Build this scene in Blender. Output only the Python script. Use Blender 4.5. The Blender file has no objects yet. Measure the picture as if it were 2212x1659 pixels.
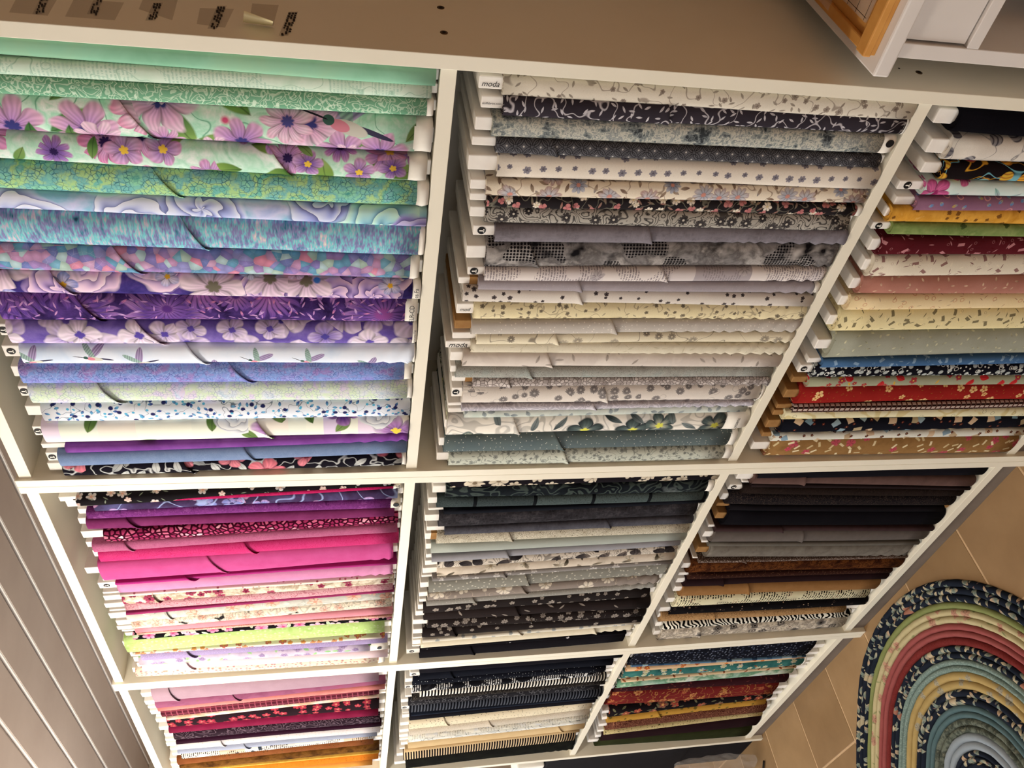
import bpy, math, random
from mathutils import Matrix, Vector
random.seed(7)

# ------------------------------------------------------------------ camera
W, H, F = 2212.0, 1659.0, 1792.135
CAM = Vector((1.27807, -0.94968, 1.50260))
R0 = Vector((0.144348, -0.139396, -0.979659))
R1 = Vector((-0.682300, -0.731064, 0.003490))
R2 = R0.cross(R1).normalized()
R0.normalize(); R1 = R2.cross(R0).normalized()
sc = bpy.context.scene
col = sc.collection
cd = bpy.data.cameras.new('camera')
cd.sensor_fit = 'HORIZONTAL'; cd.sensor_width = 36.0; cd.lens = 36.0 * F / W
cd.clip_start = 0.02
cam = bpy.data.objects.new('camera', cd)
up, back = -R1, -R2
cam.matrix_world = Matrix(((R0.x, up.x, back.x, CAM.x), (R0.y, up.y, back.y, CAM.y),
                           (R0.z, up.z, back.z, CAM.z), (0, 0, 0, 1)))
col.objects.link(cam); sc.camera = cam

# ------------------------------------------------------------------ world, light, exposure
world = bpy.data.worlds.new('world'); sc.world = world; world.use_nodes = True
bg = world.node_tree.nodes['Background']
bg.inputs[0].default_value = (1.0, 0.98, 0.96, 1); bg.inputs[1].default_value = 0.90
sc.view_settings.view_transform = 'Standard'; sc.view_settings.look = 'None'
sc.view_settings.gamma = 1.0; sc.view_settings.use_curve_mapping = False
sc.view_settings.exposure = 0.36
ASSUMED_LAMP_POS = (-0.62, -0.80, 2.12); ASSUMED_LAMP_POWER = 35.0  # unseen lamp, assumed from the shading on the bolts and panels
ADDED_LAMP2_POS = (-1.90, -0.50, 2.16); ADDED_LAMP2_POWER = 26.0  # second unseen lamp, added to brighten the ceiling boards
ASSUMED_DAYLIGHT_POWER = 34.0
wl = bpy.data.lights.new('assumed_daylight', 'AREA'); wl.energy = ASSUMED_DAYLIGHT_POWER; wl.color = (0.80, 0.90, 1.0)  # assumed bluish daylight from the left, an area light out of view
wl.shape = 'RECTANGLE'; wl.size = 1.6; wl.size_y = 1.3
wo = bpy.data.objects.new('assumed_daylight', wl); col.objects.link(wo)
wo.location = (-3.14, -1.45, 1.45); wo.rotation_euler = (math.radians(90), 0, math.radians(-90))

# ------------------------------------------------------------------ pixel helpers (photo pixel -> point on a real plane)
def ray(u, v): return R0 * ((u - W / 2) / F) + R1 * ((v - H / 2) / F) + R2
def on_y(u, v, y):
    d = ray(u, v); return CAM + d * ((y - CAM.y) / d.y)
def on_x(u, v, x):
    d = ray(u, v); return CAM + d * ((x - CAM.x) / d.x)

# ------------------------------------------------------------------ materials
def lin(c):
    c = c.lstrip('#'); o = []
    for i in (0, 2, 4):
        s = int(c[i:i + 2], 16) / 255.0
        o.append(s / 12.92 if s <= 0.04045 else ((s + 0.055) / 1.055) ** 2.4)
    lum = 0.3 * o[0] + 0.6 * o[1] + 0.1 * o[2]
    k = 0.55 if lum < 0.02 else (1.0 if lum > 0.09 else 0.55 + 0.45 * (lum - 0.02) / 0.07)   # deep dyes
    return (o[0] * k, o[1] * k, o[2] * k, 1.0)

PRINT = 1.3
class G:
    def __init__(s, name, rough=0.9, spec=0.25):
        s.m = bpy.data.materials.new(name); s.m.use_nodes = True
        s.t = s.m.node_tree; s.b = s.t.nodes['Principled BSDF']
        s.b.inputs['Roughness'].default_value = rough
        s.b.inputs['Specular IOR Level'].default_value = spec
    def n(s, typ, **kw):
        nd = s.t.nodes.new(typ)
        for k, v in kw.items(): setattr(nd, k, v)
        return nd
    def put(s, sock, v):
        if v is None: return
        if hasattr(v, 'is_output'): s.t.links.new(v, sock)
        else: sock.default_value = v
    def ma(s, op, a, b=None, c=None, clamp=False):
        nd = s.n('ShaderNodeMath', operation=op, use_clamp=clamp)
        s.put(nd.inputs[0], a); s.put(nd.inputs[1], b)
        if c is not None: s.put(nd.inputs[2], c)
        return nd.outputs[0]
    def vm(s, op, a, b=None):
        nd = s.n('ShaderNodeVectorMath', operation=op)
        s.put(nd.inputs[0], a); s.put(nd.inputs[1], b)
        return nd.outputs[0]
    def vscale(s, a, k):
        nd = s.n('ShaderNodeVectorMath', operation='SCALE'); s.put(nd.inputs[0], a); s.put(nd.inputs['Scale'], k)
        return nd.outputs[0]
    def sep(s, a):
        nd = s.n('ShaderNodeSeparateXYZ'); s.put(nd.inputs[0], a); return nd.outputs
    def comb(s, x, y, z=0.0):
        nd = s.n('ShaderNodeCombineXYZ')
        s.put(nd.inputs[0], x); s.put(nd.inputs[1], y); s.put(nd.inputs[2], z); return nd.outputs[0]
    def mix(s, f, a, b, mode='MIX'):
        nd = s.n('ShaderNodeMix', data_type='RGBA', blend_type=mode)
        s.put(nd.inputs[0], f); s.put(nd.inputs[6], a); s.put(nd.inputs[7], b); return nd.outputs[2]
    def ramp(s, f, cols, const=False, lo=0.0, hi=1.0):
        nd = s.n('ShaderNodeValToRGB'); r = nd.color_ramp
        if const: r.interpolation = 'CONSTANT'
        k = len(cols)
        while len(r.elements) < k: r.elements.new(0.5)
        for i, c in enumerate(cols):
            r.elements[i].position = lo + (hi - lo) * (i / k if const else i / max(1, k - 1))
            r.elements[i].color = lin(c)
        s.put(nd.inputs[0], f); return nd.outputs[0]
    def noise(s, vec, scale, detail=2.0, rough=0.5, dist=0.0, dim='3D'):
        nd = s.n('ShaderNodeTexNoise', noise_dimensions=dim)
        s.put(nd.inputs['Vector'], vec); nd.inputs['Scale'].default_value = scale
        nd.inputs['Detail'].default_value = detail; nd.inputs['Roughness'].default_value = rough
        nd.inputs['Distortion'].default_value = dist
        return nd.outputs[0]
    def voro(s, vec, scale, feat='F1', rnd=1.0):
        nd = s.n('ShaderNodeTexVoronoi', voronoi_dimensions='2D', feature=feat)
        s.put(nd.inputs['Vector'], vec); nd.inputs['Scale'].default_value = scale
        nd.inputs['Randomness'].default_value = rnd
        return nd.outputs
    def soft(s, a, k):            # clamp(a*k)
        return s.ma('MULTIPLY', a, k, clamp=True)

def cell(g, vec, scale, seed, rnd=0.85):
    o = g.vm('ADD', vec, (seed * 0.37 + 3.1, seed * 0.71 + 5.7, 0.0))
    v = g.voro(o, scale, 'F1', rnd)
    loc = g.vscale(g.vm('SUBTRACT', o, v['Position']), scale)
    c = g.n('ShaderNodeSeparateColor'); g.put(c.inputs[0], v['Color'])
    return loc, v['Distance'], c.outputs[0], c.outputs[1], c.outputs[2]
def turned(g, loc, ang):
    x, y, _ = g.sep(loc)
    ca, sa = g.ma('COSINE', ang), g.ma('SINE', ang)
    lx = g.ma('ADD', g.ma('MULTIPLY', x, ca), g.ma('MULTIPLY', y, sa))
    ly = g.ma('SUBTRACT', g.ma('MULTIPLY', y, ca), g.ma('MULTIPLY', x, sa))
    return lx, ly
def ell(g, lx, ly, cx, cy, a, b, k=6.0):
    dx = g.ma('DIVIDE', g.ma('SUBTRACT', lx, cx), a); dy = g.ma('DIVIDE', g.ma('SUBTRACT', ly, cy), b)
    d = g.ma('ADD', g.ma('MULTIPLY', dx, dx), g.ma('MULTIPLY', dy, dy))
    return g.soft(g.ma('SUBTRACT', 1.0, d), k)
def shade(g, c, k):
    return g.mix(k, c, (0.01, 0.008, 0.02, 1))

def layer(g, vec, c, L, sd):
    k = L[0]
    if PRINT != 1.0:
        L = list(L)
        if k in ('f', 'l', 'd', 'r', 'q', 'y'): L[1] *= PRINT
        elif k in ('v', 's'): L[2] *= 1.25
        elif k == 't': L[2] *= 1.5
        i = 6 if k == 'f' else 5
        if k in ('f', 'l', 'q'): L[i] = min(1.0, L[i] * 1.25)
    if k == 'f':                                   # flowers: scale, petals, palette, centre, size, share of cells
        _, scale, n, pal, ctr, size, prob = L[:7]
        loc, r, ra, rb, rc = cell(g, vec, scale, sd, L[7] if len(L) > 7 else 0.85)
        x, y, _z = g.sep(loc)
        wob = g.ma('MULTIPLY', g.ma('SUBTRACT', g.noise(vec, scale * 2.2, 1.0), 0.5), 0.9)
        ang = g.ma('ADD', g.ma('ADD', g.ma('ARCTAN2', y, x), g.ma('MULTIPLY', rc, 6.28)), wob)
        pet = g.ma('ABSOLUTE', g.ma('COSINE', g.ma('MULTIPLY', ang, n / 2.0)))
        sz = g.ma('MULTIPLY', g.ma('ADD', 0.7, g.ma('MULTIPLY', rb, 0.45)), size)
        edge = g.ma('MULTIPLY', sz, g.ma('ADD', 0.55, g.ma('MULTIPLY', g.ma('POWER', pet, 0.6), 0.45)))
        t = g.ma('DIVIDE', r, edge)
        m = g.ma('MULTIPLY', g.soft(g.ma('SUBTRACT', 1.0, t), 9.0), g.ma('LESS_THAN', ra, prob))
        pc = g.ramp(g.ma('ADD', g.ma('MULTIPLY', t, 0.55), g.ma('MULTIPLY', rb, 0.5)), pal)
        st = g.ma('MULTIPLY', g.ma('ADD', g.ma('SINE', g.ma('MULTIPLY', ang, n * 4.0)), 1.0), 0.10)
        pc = shade(g, pc, g.ma('ADD', st, g.ma('MULTIPLY', g.ma('POWER', g.ma('SUBTRACT', 1.0, pet), 2.0), 0.55)))
        if ctr:
            pc = g.mix(g.soft(g.ma('SUBTRACT', 0.27, t), 14.0), pc, lin(ctr))
        return g.mix(m, c, pc)
    if k == 'ro':                                  # full roses: scale, palette, size, share
        _, scale, pal, size, prob = L
        loc, r, ra, rb, rc = cell(g, vec, scale, sd, 0.8)
        x, y, _z = g.sep(loc)
        nz = g.noise(vec, scale * 2.6, 2.0)
        ang = g.ma('ADD', g.ma('ARCTAN2', y, x), g.ma('MULTIPLY', rc, 6.28))
        t = g.ma('ADD', g.ma('DIVIDE', r, size), g.ma('MULTIPLY', g.ma('SUBTRACT', nz, 0.5), 0.35))
        ruf = g.ma('ADD', t, g.ma('MULTIPLY', g.ma('SINE', g.ma('ADD', g.ma('MULTIPLY', ang, 5.0), g.ma('MULTIPLY', t, 9.0))), 0.07))
        m = g.ma('MULTIPLY', g.soft(g.ma('SUBTRACT', 1.0, ruf), 10.0), g.ma('LESS_THAN', ra, prob))
        ly_ = g.ma('FRACT', g.ma('ADD', g.ma('MULTIPLY', ruf, 3.4), g.ma('MULTIPLY', ang, 2.0 / 6.2832)))
        pc = g.ramp(g.ma('ADD', g.ma('MULTIPLY', ly_, 0.65), g.ma('MULTIPLY', rb, 0.35)), pal)
        pc = shade(g, pc, g.ma('MULTIPLY', g.ma('POWER', g.ma('SUBTRACT', 1.0, ly_), 6.0), 0.5))
        return g.mix(m, c, pc)
    if k == 'la':                                  # interlaced circle lattice: colour, dot colour, scale
        _, cc, dc, scale = L
        for o in ((0, 0, 0), (0.5 / scale, 0.5 / scale, 0)):
            v = g.voro(g.vm('ADD', vec, o), scale, 'F1', 0.0)
            for rad in (0.40, 0.52):
                c = g.mix(g.soft(g.ma('SUBTRACT', 0.035, g.ma('ABSOLUTE', g.ma('SUBTRACT', v['Distance'], rad))), 30.0), c, lin(cc))
            c = g.mix(g.soft(g.ma('SUBTRACT', 0.07, v['Distance']), 30.0), c, lin(dc))
        return c
    if k == 'l':                                   # leaves: scale, colours, half length, half width, share
        _, scale, cols, a, b, prob = L
        loc, r, ra, rb, rc = cell(g, vec, scale, sd + 11)
        lx, ly = turned(g, loc, g.ma('MULTIPLY', rb, 6.28))
        q = g.ma('DIVIDE', lx, a)
        w = g.ma('MULTIPLY', g.ma('SUBTRACT', 1.0, g.ma('MULTIPLY', q, q)), b)
        m = g.ma('MULTIPLY', g.soft(g.ma('SUBTRACT', w, g.ma('ABSOLUTE', ly)), 30.0), g.ma('LESS_THAN', ra, prob))
        lc = g.ramp(g.ma('ADD', g.ma('MULTIPLY', rc, 0.6), g.ma('MULTIPLY', q, 0.35)), cols)
        vein = g.soft(g.ma('SUBTRACT', 0.02, g.ma('ABSOLUTE', ly)), 60.0)
        lc = shade(g, lc, g.ma('MULTIPLY', vein, 0.45))
        return g.mix(m, c, lc)
    if k == 'd':                                   # dots: scale, colour, radius, share, randomness
        _, scale, cc, size, prob, rnd = L
        loc, r, ra, rb, rc = cell(g, vec, scale, sd + 5, rnd)
        m = g.ma('MULTIPLY', g.soft(g.ma('SUBTRACT', size, r), 12.0), g.ma('LESS_THAN', ra, prob))
        return g.mix(m, c, lin(cc))
    if k == 'r':                                   # rings
        _, scale, cc, r0, r1, prob = L
        loc, r, ra, rb, rc = cell(g, vec, scale, sd + 7)
        mid, hw = (r0 + r1) / 2, (r1 - r0) / 2
        m = g.soft(g.ma('SUBTRACT', hw, g.ma('ABSOLUTE', g.ma('SUBTRACT', r, mid))), 20.0)
        return g.mix(g.ma('MULTIPLY', m, g.ma('LESS_THAN', ra, prob)), c, lin(cc))
    if k == 'v':                                   # vine lines: colour, scale, width
        _, cc, scale, w = L
        n1 = g.noise(g.vm('ADD', vec, (sd, 1.3, 0)), scale, 1.0)
        m = g.soft(g.ma('SUBTRACT', w, g.ma('ABSOLUTE', g.ma('SUBTRACT', n1, 0.5))), 1.2 / w)
        return g.mix(m, c, lin(cc))
    if k == 's':                                   # scroll contours: colour, scale, freq, sharpness, amount
        _, cc, scale, fr, amt = L
        n1 = g.noise(g.vm('ADD', vec, (sd, 2.9, 0)), scale, 1.0, dist=0.4)
        m = g.soft(g.ma('SUBTRACT', g.ma('SINE', g.ma('MULTIPLY', n1, fr)), 0.35), 2.2)
        return g.mix(g.ma('MULTIPLY', m, amt), c, lin(cc))
    if k == 'e':                                   # cell outlines: colour, scale, width, amount
        _, cc, scale, w, amt = L
        vv = g.vm('ADD', vec, g.vscale(g.comb(g.noise(vec, scale * 0.6), g.noise(g.vm('ADD', vec, (4, 9, 0)), scale * 0.6)), 0.9 / scale))
        v = g.voro(g.vm('ADD', vv, (sd, 0.4, 0)), scale, 'DISTANCE_TO_EDGE')
        m = g.soft(g.ma('SUBTRACT', w, v['Distance']), 1.0 / w)
        br = g.soft(g.ma('SUBTRACT', g.noise(vec, scale * 0.35, 2.0), 0.36), 5.0)
        return g.mix(g.ma('MULTIPLY', g.ma('MULTIPLY', m, amt), br), c, lin(cc))
    if k in 'bh':                                  # bars across / lines along: colour, per metre, duty
        _, cc, fr, duty = L
        x, y, _z = g.sep(vec)
        a = g.ma('FRACT', g.ma('MULTIPLY', g.ma('ADD', x if k == 'b' else y, 7.0), fr))
        m = g.ma('LESS_THAN', a, duty)
        return g.mix(m, c, lin(cc))
    if k == 't':                                   # small print in blocks: colour, lines per metre
        _, cc, fr = L
        x, y, _z = g.sep(vec)
        row = g.ma('FRACT', g.ma('MULTIPLY', g.ma('ADD', x, 5.0), fr))
        ink = g.ma('GREATER_THAN', g.noise(g.comb(g.ma('MULTIPLY', x, fr * 0.6), g.ma('MULTIPLY', y, fr * 2.2)), 1.0, 1.0), 0.46)
        blk = g.ma('GREATER_THAN', g.noise(g.vm('ADD', vec, (sd, 0, 0)), 22.0, 0.0), 0.45)
        m = g.ma('MULTIPLY', g.ma('MULTIPLY', g.ma('LESS_THAN', row, 0.5), ink), blk)
        return g.mix(m, c, lin(cc))
    if k == 'bl':                                  # soft blobs: colour, scale, threshold, softness
        _, cc, scale, thr, kk = L
        m = g.soft(g.ma('SUBTRACT', g.noise(g.vm('ADD', vec, (sd * 1.9, 0.7, 0)), scale, 3.0), thr), kk)
        return g.mix(m, c, lin(cc))
    if k == 'hm':                                  # honeycomb patches: dot colour, scale, patch scale
        _, cc, scale, ps = L
        v = g.voro(vec, scale, 'F1', 0.0)
        pm = g.ma('GREATER_THAN', g.noise(g.vm('ADD', vec, (sd, 3, 0)), ps, 1.0), 0.54)
        m = g.ma('MULTIPLY', g.soft(g.ma('SUBTRACT', 0.42, v['Distance']), 12.0), pm)
        return g.mix(m, c, lin(cc))
    if k == 'q':                                   # small slips: scale, colours, half sizes, share
        _, scale, cols, a, b, prob = L
        loc, r, ra, rb, rc = cell(g, vec, scale, sd + 3)
        lx, ly = turned(g, loc, g.ma('MULTIPLY', rb, 6.28))
        d = g.ma('MAXIMUM', g.ma('DIVIDE', g.ma('ABSOLUTE', lx), a), g.ma('DIVIDE', g.ma('ABSOLUTE', ly), b))
        m = g.ma('MULTIPLY', g.soft(g.ma('SUBTRACT', 1.0, d), 8.0), g.ma('LESS_THAN', ra, prob))
        return g.mix(m, c, g.ramp(rc, cols, True))
    if k == 'y':                                   # wound balls: scale, colours, line colour, radius, share
        _, scale, cols, ln, size, prob = L
        loc, r, ra, rb, rc = cell(g, vec, scale, sd + 2)
        lx, ly = turned(g, loc, g.ma('MULTIPLY', rb, 6.28))
        m = g.ma('MULTIPLY', g.soft(g.ma('SUBTRACT', size, r), 20.0), g.ma('LESS_THAN', ra, prob))
        st = g.ma('GREATER_THAN', g.ma('SINE', g.ma('MULTIPLY', g.ma('ADD', lx, g.ma('MULTIPLY', g.ma('MULTIPLY', ly, ly), 1.2)), 24.0 / size * 0.4)), 0.35)
        yc = g.mix(st, g.ramp(rc, cols, True), lin(ln))
        return g.mix(m, c, yc)
    if k == 'hb':                                  # humming birds: scale, share
        _, scale, prob = L
        loc, r, ra, rb, rc = cell(g, vec, scale, sd + 1, 0.5)
        lx, ly = turned(g, loc, g.ma('ADD', g.ma('MULTIPLY', rb, 1.4), 2.4))
        def up(cc, mm, colr): return g.mix(g.ma('MULTIPLY', mm, g.ma('LESS_THAN', ra, prob)), cc, colr)
        wx, wy = turned(g, g.comb(lx, ly), 1.05)
        strp = g.ma('MULTIPLY', g.ma('ADD', g.ma('SINE', g.ma('MULTIPLY', wy, 150.0)), 1.0), 0.3)
        c = up(c, ell(g, wx, wy, 0.20, 0.05, 0.24, 0.075), g.mix(strp, lin('b3a3cc'), lin('4d4668')))
        vx, vy = turned(g, g.comb(lx, ly), 2.2)
        c = up(c, ell(g, vx, vy, 0.19, -0.04, 0.22, 0.06), g.mix(strp, lin('9fc0b4'), lin('585a74')))
        c = up(c, ell(g, lx, ly, 0.22, 0.03, 0.17, 0.022), lin('47455f'))
        c = up(c, ell(g, lx, ly, 0.05, 0.0, 0.14, 0.055), lin('cfcfc4'))
        c = up(c, ell(g, lx, ly, -0.03, -0.01, 0.08, 0.045), lin('d98a9c'))
        c = up(c, ell(g, lx, ly, -0.12, 0.0, 0.045, 0.04), lin('3f5f57'))
        c = up(c, ell(g, lx, ly, -0.24, 0.0, 0.12, 0.008), lin('33303c'))
        return c
    raise ValueError(k)

def base(g, vec, B, sd):
    k = B[0]
    if k == 'p':                                   # nearly plain, a little mottled
        c0 = B[1]; c1 = B[2] if len(B) > 2 else None; scl = B[3] if len(B) > 3 else 30.0
        fine = g.noise(g.vm('MULTIPLY', vec, (1.0, 3.0, 1.0)), 420.0, 2.0)
        if c1: a = g.ramp(g.noise(g.vm('ADD', vec, (sd, 0, 0)), scl, 4.0, 0.6), [c0, c1], lo=0.3, hi=0.7)
        else: a = g.mix(0.0, lin(c0), lin(c0))
        return g.mix(g.ma('MULTIPLY', fine, 0.22), a, (0.02, 0.02, 0.03, 1))
    if k == 'm':                                   # many colours washed together
        return g.ramp(g.noise(g.vm('ADD', vec, (sd, 0, 0)), B[2], 5.0, 0.6, 0.3), B[1], lo=0.28, hi=0.72)
    if k == 'mos':                                 # angular mosaic
        v = g.voro(g.vm('ADD', vec, (sd, 0, 0)), B[2])
        s3 = g.n('ShaderNodeSeparateColor'); g.put(s3.inputs[0], v['Color'])
        c = g.ramp(s3.outputs[0], B[1], True)
        return shade(g, c, g.ma('MULTIPLY', v['Distance'], 0.45))
    if k == 'peb':                                 # pebbles: colours, gap colour, scale, gap
        o = g.vm('ADD', vec, (sd, 0, 0))
        v = g.voro(o, B[3]); e = g.voro(o, B[3], 'DISTANCE_TO_EDGE')
        s3 = g.n('ShaderNodeSeparateColor'); g.put(s3.inputs[0], v['Color'])
        big = g.noise(vec, B[3] * 0.2, 1.0)
        c = g.ramp(g.ma('ADD', g.ma('MULTIPLY', s3.outputs[0], 0.4), g.ma('MULTIPLY', big, 0.6)), B[1], lo=0.3, hi=0.75)
        return g.mix(g.soft(g.ma('SUBTRACT', e['Distance'], B[4]), 14.0), lin(B[2]), c)
    if k == 'str':                                 # brushed streaks across the bolt
        a = g.noise(g.vm('MULTIPLY', vec, (1.0, 0.22, 1.0)), 230.0, 2.0, 0.7)
        b = g.noise(g.vm('ADD', vec, (sd, 0, 0)), 34.0, 2.0)
        return g.ramp(g.ma('ADD', g.ma('MULTIPLY', a, 0.62), g.ma('MULTIPLY', b, 0.45)), B[1], lo=0.32, hi=0.74)
    if k == 'zeb':                                 # zebra: two colours, scale
        x, y, _z = g.sep(vec)
        a = g.ma('SINE', g.ma('ADD', g.ma('MULTIPLY', g.ma('ADD', x, g.ma('MULTIPLY', y, 0.55)), B[3]), g.ma('MULTIPLY', g.noise(vec, 26.0, 1.0), 22.0)))
        return g.mix(g.soft(g.ma('ADD', a, 0.1), 6.0), lin(B[1]), lin(B[2]))
    if k == 'tx':                                  # scratched, painted texture
        a = g.noise(g.vm('MULTIPLY', vec, (1.0, 0.4, 1.0)), 170.0, 3.0, 0.7)
        b = g.noise(g.vm('MULTIPLY', vec, (0.4, 1.0, 1.0)), 170.0, 3.0, 0.7)
        d = g.noise(g.vm('ADD', vec, (sd, 0, 0)), 25.0, 2.0)
        return g.ramp(g.ma('ADD', g.ma('MULTIPLY', g.ma('MAXIMUM', a, b), 0.6), g.ma('MULTIPLY', d, 0.42)), B[1], lo=0.41, hi=0.64)
    if k == 'pw':                                  # patchwork: colours, panels per metre
        x, y, _z = g.sep(vec)
        w = g.n('ShaderNodeTexWhiteNoise', noise_dimensions='1D')
        g.put(w.inputs['W'], g.ma('ADD', g.ma('FLOOR', g.ma('MULTIPLY', x, B[2])), sd))
        return g.ramp(w.outputs[0], B[1], True)
    raise ValueError(k)

def fabric_mat(name, spec, sd):
    g = G(name, 1.0, 0.03)
    uv = g.n('ShaderNodeUVMap'); uv.uv_map = 'UVMap'
    vec = g.vm('ADD', uv.outputs[0], (sd * 1.37 % 9.0, sd * 0.53 % 7.0, 0.0))
    c = base(g, vec, spec[0], sd)
    for i, L in enumerate(spec[1:]):
        c = layer(g, vec, c, L, sd + i * 2.3)
    g.put(g.b.inputs['Base Color'], c)
    return g.m

def simple(name, c0, c1=None, scale=20.0, rough=0.6, spec=0.4, bump=0.0, metal=0.0):
    g = G(name, rough, spec)
    tc = g.n('ShaderNodeTexCoord').outputs['Object']
    if c1: g.put(g.b.inputs['Base Color'], g.ramp(g.noise(tc, scale, 4.0, 0.6), [c0, c1], lo=0.3, hi=0.7))
    else: g.b.inputs['Base Color'].default_value = lin(c0)
    g.b.inputs['Metallic'].default_value = metal
    if bump:
        b = g.n('ShaderNodeBump'); b.inputs['Strength'].default_value = bump
        b.inputs['Distance'].default_value = 0.002
        g.put(b.inputs['Height'], g.noise(tc, scale * 4, 4.0)); g.put(g.b.inputs['Normal'], b.outputs[0])
    return g.m

def clear(name, tint='f2f4f2', alpha=0.25, rough=0.12):
    g = G(name, rough, 0.5)
    g.b.inputs['Base Color'].default_value = lin(tint); g.b.inputs['Alpha'].default_value = alpha
    return g.m

M = {}
M['white'] = simple('white_melamine', 'ede8d6', 'e9e3cf', 6.0, 0.42, 0.4)
M['board'] = simple('white_bolt_board', 'f0ece4', 'e6e0d8', 30.0, 0.75, 0.2)
M['kraft'] = simple('brown_cardboard', 'a07848', '8f683c', 60.0, 0.85, 0.15)
M['sel'] = simple('white_selvage', 'eeeae0', 'e6e2d6', 40.0, 0.9, 0.1)
M['ink'] = simple('black_print', '141214', None, 1, 0.6, 0.2)
M['paper'] = simple('white_print', 'f2efe8', None, 1, 0.7, 0.2)
M['kick'] = simple('grey_kick_board', '7b6f64', '6a5f55', 9.0, 0.7, 0.2)
M['backp'] = simple('white_back_panel', 'd8d0c2', 'cfc6b8', 5.0, 0.6, 0.3)
M['hole'] = simple('dark_screw_hole', '2a1d12', None, 1, 0.6, 0.3)
M['screw'] = simple('bronze_screw', '6d5235', '4a3826', 90.0, 0.4, 0.5, 0, 0.7)
M['tape'] = clear('old_brown_tape', '8d7a62', 0.12, 0.3)
M['cream'] = simple('cream_paper', 'e8dcb0', 'ddcf9c', 25.0, 0.7, 0.2)
M['wood'] = simple('orange_beech_wood', 'd2994f', 'bd8038', 18.0, 0.5, 0.3, 0.1)
M['cab'] = simple('white_painted_cabinet', 'e2ddd8', 'dbd5cf', 5.0, 0.45, 0.4)
M['dark'] = simple('dark_opening', '4c4340', '3d3533', 8.0, 0.8, 0.2)
M['black'] = simple('black_cloth', '17131a', '0e0b10', 30.0, 0.85, 0.15)
M['wire'] = simple('black_wire', '151213', None, 1, 0.45, 0.4)
M['plast'] = clear('clear_plastic', 'b8b4b0', 0.22, 0.15)
M['acryl'] = clear('clear_acrylic', 'e8e6dc', 0.22, 0.06)
M['ceil'] = simple('taupe_ceiling_board', 'b3a59c', 'a6978e', 3.0, 0.55, 0.3, 0.05)
M['wall'] = simple('taupe_wall', 'a99c8e', 'a09384', 4.0, 0.8, 0.2)
M['wallw'] = simple('brown_bounce_wall', 'c8a480', 'ba9672', 4.0, 0.7, 0.2)  # brown picked for warm bounce onto the end panel
M['grout'] = simple('sand_grout', 'c9ab86', 'bd9f7a', 40.0, 0.9, 0.1)

# ------------------------------------------------------------------ mesh helpers
def mesh_obj(name, verts, faces, mat, parent=None, smooth=False, uv=None):
    me = bpy.data.meshes.new(name); me.from_pydata(verts, [], faces)
    if uv is not None:
        lay = me.uv_layers.new(name='UVMap')
        for lp in me.loops: lay.data[lp.index].uv = uv[lp.vertex_index]
    if smooth:
        for p in me.polygons: p.use_smooth = True
    me.materials.append(mat); me.update()
    o = bpy.data.objects.new(name, me); col.objects.link(o)
    if parent is not None: o.parent = parent
    return o
def box_data(x0, x1, y0, y1, z0, z1, bev=0.0):
    if bev <= 0:
        v = [(x, y, z) for x in (x0, x1) for y in (y0, y1) for z in (z0, z1)]
        f = [(0, 1, 3, 2), (4, 6, 7, 5), (0, 4, 5, 1), (2, 3, 7, 6), (0, 2, 6, 4), (1, 5, 7, 3)]
        return v, f
    import bmesh
    bm = bmesh.new(); bmesh.ops.create_cube(bm, size=1.0)
    for vv in bm.verts:
        vv.co = ((x0 + x1) / 2 + vv.co.x * (x1 - x0), (y0 + y1) / 2 + vv.co.y * (y1 - y0), (z0 + z1) / 2 + vv.co.z * (z1 - z0))
    bmesh.ops.bevel(bm, geom=bm.edges[:], offset=bev, segments=2, profile=0.5, affect='EDGES')
    bm.verts.index_update()
    v = [tuple(a.co) for a in bm.verts]; f = [tuple(a.index for a in p.verts) for p in bm.faces]
    bm.free(); return v, f
def box(name, b, mat, parent=None, bev=0.0):
    v, f = box_data(*b, bev); return mesh_obj(name, v, f, mat, parent)
def empty(name, loc=(0, 0, 0), ry=0.0):
    o = bpy.data.objects.new(name, None); o.location = loc; o.rotation_euler = (0, ry, 0)
    o.empty_display_size = 0.05; col.objects.link(o); return o
def tag(o, label=None, cat=None, group=None, kind=None):
    if label: o['label'] = label
    if cat: o['category'] = cat
    if group: o['group'] = group
    if kind: o['kind'] = kind
    return o
def tube_data(pts, r, n=8, closed=False):
    pts = [Vector(p) for p in pts]; V, Fc = [], []; k = len(pts)
    nrm = None
    for i, p in enumerate(pts):
        a = pts[(i - 1) % k] if (closed or i) else p; b = pts[(i + 1) % k] if (closed or i < k - 1) else p
        t = (b - a).normalized()
        if nrm is None: nrm = t.orthogonal().normalized()
        nrm = (nrm - t * nrm.dot(t)).normalized(); bn = t.cross(nrm)
        for j in range(n):
            an = 2 * math.pi * j / n; V.append(tuple(p + (nrm * math.cos(an) + bn * math.sin(an)) * r))
    for i in range(k if closed else k - 1):
        for j in range(n):
            a, b = i * n + j, i * n + (j + 1) % n; c, d = ((i + 1) % k) * n + (j + 1) % n, ((i + 1) % k) * n + j
            Fc.append((a, b, c, d))
    if not closed:
        Fc.append(tuple(range(n))[::-1]); Fc.append(tuple((k - 1) * n + j for j in range(n)))
    return V, Fc
def tube(name, pts, r, mat, parent=None, n=8, closed=False):
    v, f = tube_data(pts, r, n, closed); return mesh_obj(name, v, f, mat, parent, True)
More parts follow.
